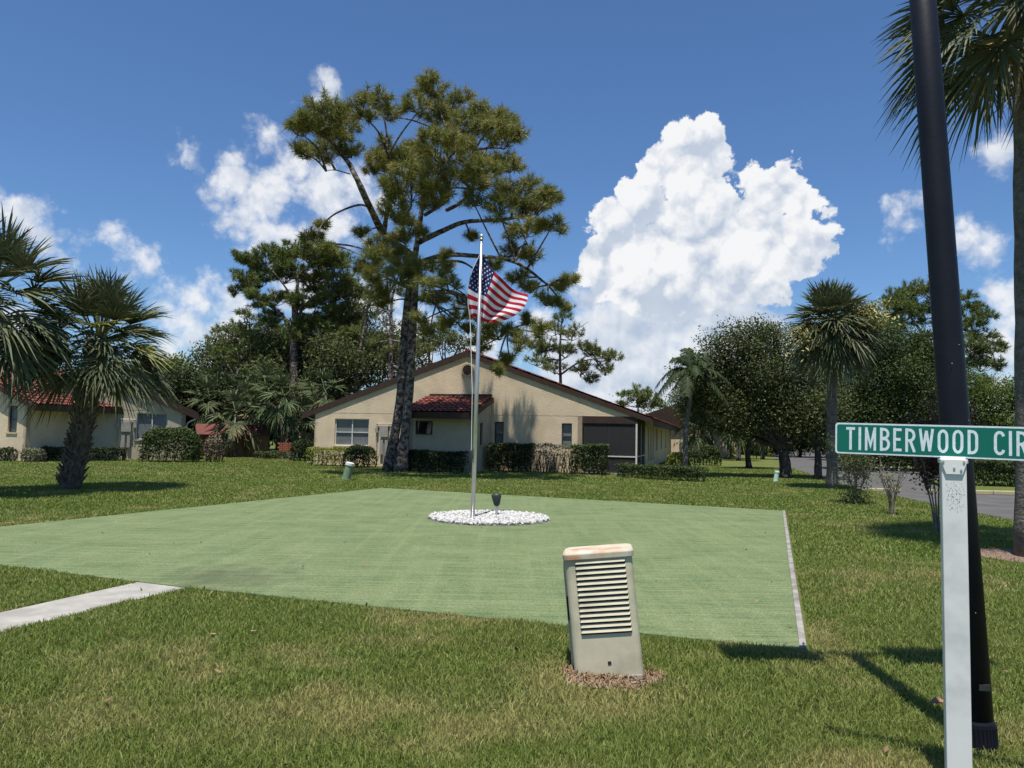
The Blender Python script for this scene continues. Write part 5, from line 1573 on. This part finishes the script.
mb.box(loc(-W_ / 2 + .06, fy - .012, -.03), LM.to_3x3() @ Vector((W_ - .07, 0, 0)), LM.to_3x3() @ Vector((0, .01, 0)), LM.to_3x3() @ Vector((0, 0, .045)))
mb.build('base_flange', 'metal_grey', ut, bevel=.003)
DIRT = [(ub.x - .02 + .345 * math.cos(a_) * (1 + .15 * math.sin(3 * a_ + 1)), ub.y - .16 + .25 * math.sin(a_) * (1 + .15 * math.sin(4 * a_))) for a_ in np.linspace(0, 2 * math.pi, 26)[:-1]]
V = [(ub.x, ub.y - .12, .02)]; Fl = []
for q, zf in ((.45, .02), (.75, .016), (1.0, .004)):
    for (x, y) in DIRT: V.append((ub.x + (x - ub.x) * q, ub.y - .12 + (y - ub.y + .12) * q, zf + random.uniform(-.006, .01)))
nd = len(DIRT)
me = bpy.data.meshes.new('dirt_mound')
Fl = [(0, 1 + k, 1 + (k + 1) % nd) for k in range(nd)] + [(1 + a_ * nd + k, 1 + a_ * nd + (k + 1) % nd, 1 + (a_ + 1) * nd + (k + 1) % nd, 1 + (a_ + 1) * nd + k) for a_ in range(2) for k in range(nd)]
me.from_pydata(V, [], Fl); o = link(me, 'dirt_mound', 'dirt', None, smooth=True); o['kind'] = 'structure'

# small green pedestals


def pedestal(label, px, py, h, r, lean, material, lid):
    b = G(px, py); t_ = thing('utility_pedestal', label, 'pedestal', tuple(b))
    ax_ = Vector((math.sin(lean), 0, math.cos(lean)))
    mb = MB(); mb.tube([b - ax_ * .02, b + ax_ * h * .84], [r * 1.02, r * .96], 18); mb.build('body', material, t_, smooth=False, bevel=.004)
    mb = MB(); mb.tube([b + ax_ * h * .82, b + ax_ * h * .96, b + ax_ * h], [r * 1.1, r * 1.06, r * .8], 18); mb.build('cap', lid, t_, bevel=.006)
    mb = MB(); mb.tube([b, b + ax_ * .07], [r * 1.12, r * 1.12], 18); mb.build('base_ring', material, t_, bevel=.004)


pedestal('leaning dark green cylindrical pedestal with a pale cap on the lawn left of the pine', 346, 480.5, .6, .135, R(12), 'pedestal_green', 'pedestal_lid')
pedestal('small pale mint pedestal leaning in the grass by the forked live oak', 775.5, 482, .42, .085, R(9), 'pedestal_pale', 'pedestal_pale')

# ------------------------------------------------------------------ lamp post with twin heads
lb = G(979, 750); lean = Vector((-.056, 0, 1)).normalized()
lp = thing('lamp_post', 'dark leaning lamp post behind the street sign', 'lamp post', tuple(lb))
HL = 5.9
ax_ = lambda z: lb + lean * z
mb = MB(); mb.tube([ax_(.0), ax_(1.6), ax_(3.5), ax_(HL)], [.078, .074, .069, .06], 28); mb.build('pole', 'lamp_black', lp, smooth=True)
mb = MB(); mb.tube([ax_(0), ax_(.02), ax_(.15), ax_(.165)], [.086, .086, .083, .078], 28)
for k in range(28):
    a_ = 2 * math.pi * k / 28; o_ = lb + Vector((math.cos(a_) * .084, math.sin(a_) * .084, .02))
    mb.tube([o_, o_ + lean * .115], .0055, 5)
mb.build('base_cover', 'lamp_black', lp)
pl_ = ax_(.33) + Vector((-.02, -.084, 0)); rt_ = Vector((.9, -.42, 0)).normalized()
mb = MB(); mb.box(ax_(.325) + Vector((-.02, -.0755, 0)), (.055, -.006, 0), (0, .006, 0), (0, 0, .034)); mb.build('name_plate', 'fixture', lp, bevel=.002)
mb = MB(); mb.tube([ax_(HL) + Vector((-.55, 0, .02)), ax_(HL) + Vector((.55, 0, .02))], .035, 10); mb.build('crossarm', 'lamp_black', lp, smooth=True)
for sg in (-1, 1):
    c_ = ax_(HL) + Vector((sg * .62, 0, .05)); mb = MB()
    mb.hexa([c_ + Vector(v) for v in ((-.36, -.2, -.06), (.36, -.2, -.06), (.36, .2, -.06), (-.36, .2, -.06), (-.33, -.17, .07), (.33, -.17, .07), (.33, .17, .07), (-.33, .17, .07))])
    hd_ = mb.build('lamp_head', 'lamp_black', lp, bevel=.01)
    mb = MB(); mb.box(c_ + Vector((-.3, -.15, -.064)), (.6, 0, 0), (0, .3, 0), (0, 0, .003)); mb.build('lens', 'sign_white', hd_)
mb = MB()
for (x, z, s_) in ((-.035, 2.02, .004), (.03, 1.72, .003), (.01, 2.12, .0035), (-.02, 1.15, .003), (.035, 2.6, .003), (-.01, .72, .004)):
    c_ = ax_(z) + Vector((x, -.0725, 0)); mb.box(c_, (s_, 0, 0), (0, -.003, 0), (0, 0, s_))
mb.build('paint_speck', 'speck', lp)

# ------------------------------------------------------------------ street sign
PYs = 3.55; pc = Vector(((958.5 - 512) / F * PYs, PYs + .05, 0)); PB = R(-24)
sg_ = thing('street_sign', 'white square post carrying a green street name sign in front of the lamp post', 'street sign', tuple(pc), PB)
ztop = P(956, 459, PYs).z
mb = MB(); mb.cbox(pc + Z * (ztop - .02) / 2, .1016, .1016, ztop - .02, PB); mb.build('post', 'post_white', sg_, bevel=.004)
BU = Vector((math.cos(PB), math.sin(PB), 0)); BN = Vector((math.sin(PB), -math.cos(PB), 0))
# bracket: cap whose skirt tapers down to a point, plus a saddle that grips the plate
mb = MB(); z_ = ztop
mb.box(pc - BU * .057 - BN * .057 + Z * (z_ - .02), BU * .114, BN * .114, Z * .018)
for sgn in (-1, 1):
    n0 = BN * sgn; o_ = pc + n0 * .0535
    mb.prism([o_ - BU * .057 + Z * (z_ - .002), o_ + BU * .057 + Z * (z_ - .002), o_ + BU * .034 + Z * (z_ - .072), o_ - BU * .034 + Z * (z_ - .072)], n0 * .006)
mb.box(pc - BU * .052 - BN * .014 + Z * (z_ - .004), BU * .104, BN * .028, Z * .012)
mb.build('bracket', 'post_white', sg_, bevel=.002)
mb = MB()
for dx, dz in ((0, -.042), (-.044, -.012), (.040, -.012), (.028, -.05)):
    c_ = pc + BN * .0595 + BU * dx + Z * (z_ + dz); mb.tube([c_, c_ + BN * .004], .005, 8)
mb.build('screw', 'sign_back', sg_)
# mildew specks below the bracket
mb = MB()
for _ in range(260):
    x = random.uniform(-.034, .04); zz = random.uniform(-.245, -.105)
    if random.random() < .55 * math.hypot(x / .04, (zz + .18) / .07) : continue
    s_ = random.uniform(.0008, .0026); c_ = pc + BN * .051 + BU * x + Z * (z_ + zz); mb.box(c_, BU * s_, BN * .0006, Z * s_)
mb.build('mildew', 'smudge', sg_)

# the plate: own frame, tilted a little down to the right
PR = R(-28); pu = Vector((math.cos(PR), math.sin(PR), 0)); pn = Vector((math.sin(PR), -math.cos(PR), 0)); tilt = R(-.9)
SH = .1535; SL = 1.02
pu = (pu * math.cos(tilt) + Z * math.sin(tilt)).normalized(); pz_ = pn.cross(pu).normalized()
if pz_.z < 0: pz_ = -pz_
pctr = pc + Z * (z_ + .004 + SH / 2) + pu * .0


def plate(w, h, r, off, thick, mbx):
    pts = [pctr + pu * p.x + pz_ * p.y + pn * off for p in rrect(w, h, r, 0, 6)]
    mbx.prism(pts, pn * thick)


mb = MB(); plate(SL, SH, .014, -.0015, .003, mb); mb.build('sign_plate', 'sign_back', sg_)
for off, th in ((.0016, .0004), (-.002, .0004)):
    mb = MB(); plate(SL, SH, .014, off, th, mb); bd_ = mb.build('border', 'sign_white', sg_)
    mb = MB(); plate(SL - .016, SH - .016, .010, off + (.0005 if off > 0 else -.0005), th, mb); mb.build('panel', 'sign_green', sg_)

# lettering as stroked glyphs (x, y in a 1-high cell), narrow highway style
def arc(cx, cy, rx, ry, a0, a1, n=10): return [(cx + rx * math.cos(R(a0 + (a1 - a0) * k / n)), cy + ry * math.sin(R(a0 + (a1 - a0) * k / n))) for k in range(n + 1)]


GL = {
    'T': (.40, [[(0, .93), (.40, .93)], [(.20, 0), (.20, .93)]]), 'I': (.14, [[(.07, 0), (.07, 1)]]),
    'M': (.52, [[(.07, 0), (.07, 1)], [(.45, 0), (.45, 1)], [(.07, .97), (.26, .22), (.45, .97)]]),
    'B': (.43, [[(.07, 0), (.07, 1)], [(.07, .93)] + arc(.19, .74, .17, .19, 90, -90) + [(.07, .55)], [(.07, .52)] + arc(.20, .295, .19, .225, 90, -90) + [(.07, .07)]]),
    'E': (.37, [[(.07, 0), (.07, 1)], [(.07, .93), (.37, .93)], [(.07, .52), (.33, .52)], [(.07, .07), (.37, .07)]]),
    'R': (.44, [[(.07, 0), (.07, 1)], [(.07, .93)] + arc(.20, .705, .18, .225, 90, -90) + [(.07, .48)], [(.22, .48), (.40, 0)]]),
    'W': (.62, [[(.05, 1), (.17, .06)], [(.17, .06), (.31, .92)], [(.31, .92), (.45, .06)], [(.45, .06), (.57, 1)]]),
    'O': (.46, [arc(.23, .70, .16, .23, 0, 180) + arc(.23, .30, .16, .23, 180, 360) + [(.39, .70)]]),
    'D': (.44, [[(.07, 0), (.07, 1)], [(.07, .93)] + arc(.20, .70, .17, .23, 90, 0) + arc(.20, .30, .17, .23, 0, -90) + [(.07, .07)]]),
    'C': (.43, [arc(.23, .72, .16, .21, 15, 180) + arc(.23, .28, .16, .21, 180, 345)]),
    'L': (.37, [[(.07, 0), (.07, 1)], [(.07, .07), (.37, .07)]]), ' ': (.30, []),
}
txt = 'TIMBERWOOD CIRCLE'; CH = .114; SW = .118; gap = .145
tw_ = sum(GL[ch][0] + gap for ch in txt) - gap


def ribbon(mbx, pts, w, off, z):
    pts = [Vector((a, b, 0)) for a, b in pts]
    Lf, Rt = [], []
    for i, p in enumerate(pts):
        d0 = (pts[i] - pts[i - 1]).normalized() if i > 0 else None; d1 = (pts[i + 1] - pts[i]).normalized() if i < len(pts) - 1 else None
        d = ((d0 or d1) + (d1 or d0)).normalized(); nn_ = Vector((-d.y, d.x, 0)); k = 1 / max(.35, nn_.dot(Vector((-(d0 or d1).y, (d0 or d1).x, 0))))
        Lf.append(p + nn_ * w / 2 * k); Rt.append(p - nn_ * w / 2 * k)
    for i in range(len(pts) - 1):
        q = [Lf[i], Lf[i + 1], Rt[i + 1], Rt[i]]
        pp = [pctr + pu * (off + a.x * CH * XS) + pz_ * ((a.y - .5) * CH) + pn * (z + random.uniform(0, .00015)) for a in q]
        mbx.face(pp)


XS = (SL - .10) / (tw_ * CH)
x_ = -SL / 2 + .05
LET = MB()
for ch in txt:
    adv, strokes = GL[ch]
    for st_i, st in enumerate(strokes): ribbon(LET, st, SW * (.95 if ch in 'MW' else 1), x_, .0028 + .0002 * st_i)
    x_ += (adv + gap) * CH * XS
LET.build('lettering', 'sign_white', sg_)
print('XS', XS, 'ztop', ztop)

# fallen leaf by the post
dl_ = G(938, 713); mb = MB()
mb.face([dl_ + Vector(v) for v in ((-.06, -.02, .06), (0, -.035, .075), (.07, 0, .06), (.01, .04, .085))])
mb.face([dl_ + Vector(v) for v in ((-.06, -.02, .06), (.01, .04, .085), (-.03, .03, .06))])
o = mb.build('dead_leaf', 'dead_leaf'); tag(o, 'curled brown dead leaf on the grass left of the sign post', 'leaf')

# ------------------------------------------------------------------ grass
road_poly = LE + RE[::-1]
path_poly = PATH


STRIP = [(2.12, 5.8), (2.285, 5.82), (6.125, 16.98), (5.98, 17.05)]


def grass(y0, y1, dens, h, w, seed):
    g = np.random.default_rng(seed)
    xm = .72 * y1 + 3.4
    n_ = int(dens * (y1 - y0) * 2 * xm)
    y = g.uniform(y0, y1, n_); x = g.uniform(-xm, xm, n_)
    k = (x > -.72 * y - 1.6) & (x < .72 * y + 3.4)
    edge = (vnoise(x, y, .25, 11) - .5) * .10
    for poly, gr in ((GREEN, 1), (path_poly, 1), (road_poly, 0), (DIRT, 1), (MULCH, 1), (STRIP, 0)):
        k &= ~inpoly(x + edge * gr, y + edge * gr, poly)
    k &= ~((np.abs(x - ub.x) < .22) & (np.abs(y - ub.y) < .2))
    if y1 > 20:
        for (c0, u0, w0_, d0_) in ((A0, U, WT, Lh),):
            tx = (x - c0.x) * u0.x + (y - c0.y) * u0.y; sy = (x - c0.x) * D.x + (y - c0.y) * D.y
            k &= ~((tx > 0) & (tx < w0_) & (sy > 0))
    x, y = x[k], y[k]; n_ = len(x)
    dry = vnoise(x, y, .9, 21) * .55 + vnoise(x, y, .28, 22) * .45
    # browned by the path, in front of the box and at the lower left corner
    for (qx, qy, r_, s_) in ((-2.9, 3.9, .8, .35), (-.3, 6.7, .7, .4), (.6, 5.0, .5, .45), (2.5, 3.5, .8, .3), (-1.0, 4.3, .9, .12), (2.6, 6.6, .5, .2), (4.2, 9, 1.2, .15)):
        dry = dry + s_ * np.exp(-((x - qx) ** 2 + (y - qy) ** 2) / r_ ** 2)
    lush = vnoise(x, y, .6, 31)
    tint = np.clip((dry - .56) * 1.5, 0, .5) + (g.random(n_) ** 3 * .35 + (g.random(n_) < .05) * .35) * (1 if y1 < 12 else .45) + (vnoise(x, y, 2.2, 41) - .5) * .12
    hh = h * g.uniform(.55, 1.25, n_) * (.75 + .5 * lush) * np.where(tint > .6, .75, 1)
    a = g.uniform(0, 6.283, n_); ln = g.uniform(.15, 1.1, n_) ** 1.2
    dx, dy = np.cos(a) * ln, np.sin(a) * ln
    b_ = g.uniform(0, 6.283, n_); wx, wy = np.cos(b_) * w / 2, np.sin(b_) * w / 2
    z0_ = np.zeros(n_); ww = g.uniform(.7, 1.3, n_); wx, wy = wx * ww, wy * ww
    p = lambda X, Y_, Zz: np.stack([X, Y_, Zz], 1)
    m_ = (x + dx * hh * .35, y + dy * hh * .35, hh * .62)
    V = np.stack([p(x - wx, y - wy, z0_), p(x + wx, y + wy, z0_), p(m_[0] + wx * .85, m_[1] + wy * .85, m_[2]), p(m_[0] - wx * .85, m_[1] - wy * .85, m_[2]),
                  p(x + dx * hh * .95, y + dy * hh * .95, hh * (1.0 - .18 * ln))], 1)
    return V, tint


VV, TT = [], []
for args in ((2.4, 4.5, 10500, .048, .0052, 1), (4.5, 7.0, 7000, .048, .0066, 2), (7.0, 10.5, 3200, .050, .009, 3), (10.5, 16, 1100, .055, .016, 4), (16, 25, 560, .05, .024, 5), (25, 42, 220, .05, .04, 6)):
    v, t_ = grass(*args); VV.append(v); TT.append(t_)
V = np.concatenate(VV); T_ = np.concatenate(TT); n_ = len(V); print('blades', n_)
b5 = np.arange(n_)[:, None] * 5
Fq = np.stack([b5 + np.array([0, 1, 2]), b5 + np.array([0, 2, 3]), b5 + np.array([3, 2, 4])], 1).reshape(-1, 3)
tag(np_mesh('grass', V.reshape(-1, 3), Fq, 'blade', None, tint=np.repeat(T_, 3)), 'short green lawn grass with dry straw patches', 'grass', kind='stuff')
# straw and clippings on the bare patch and mulch
cs = []
for poly, cnt in ((DIRT, 1500), (MULCH, 900)):
    P_ = np.array(poly); lo, hi = P_.min(0), P_.max(0); q = rng.uniform(lo, hi, (cnt * 2, 2)); k = inpoly(q[:, 0], q[:, 1], poly); q = q[k][:cnt]
    zz = .016 + .01 * np.exp(-((q[:, 0] - ub.x) ** 2 + (q[:, 1] - ub.y + .12) ** 2) / .06) + rng.random(len(q)) * .012
    cs.append(np.column_stack([q, zz]))
c_ = np.concatenate(cs); V, Fq = leaves_geo(c_, .05, aspect=.18, upb=3)
tag(np_mesh('straw', V, Fq, 'straw', None, tint=rng.random(len(Fq))), 'dry straw and bark chips on the bare earth patches', 'straw', kind='stuff')

# scattered fallen leaves and clippings on turf and lawn
nq = 150
y = rng.uniform(3.2, 17, nq); x = rng.uniform(-.66, .66, nq) * y
zt = np.where(inpoly(x, y, GREEN), .026, .05)
V, Fq = leaves_geo(np.column_stack([x, y, zt]), .045, aspect=.55, upb=4)
tag(np_mesh('leaf_litter', V, Fq, 'straw', None, tint=rng.random(nq)), 'tiny dry leaves scattered over the green and the lawn', 'leaf litter', kind='stuff')
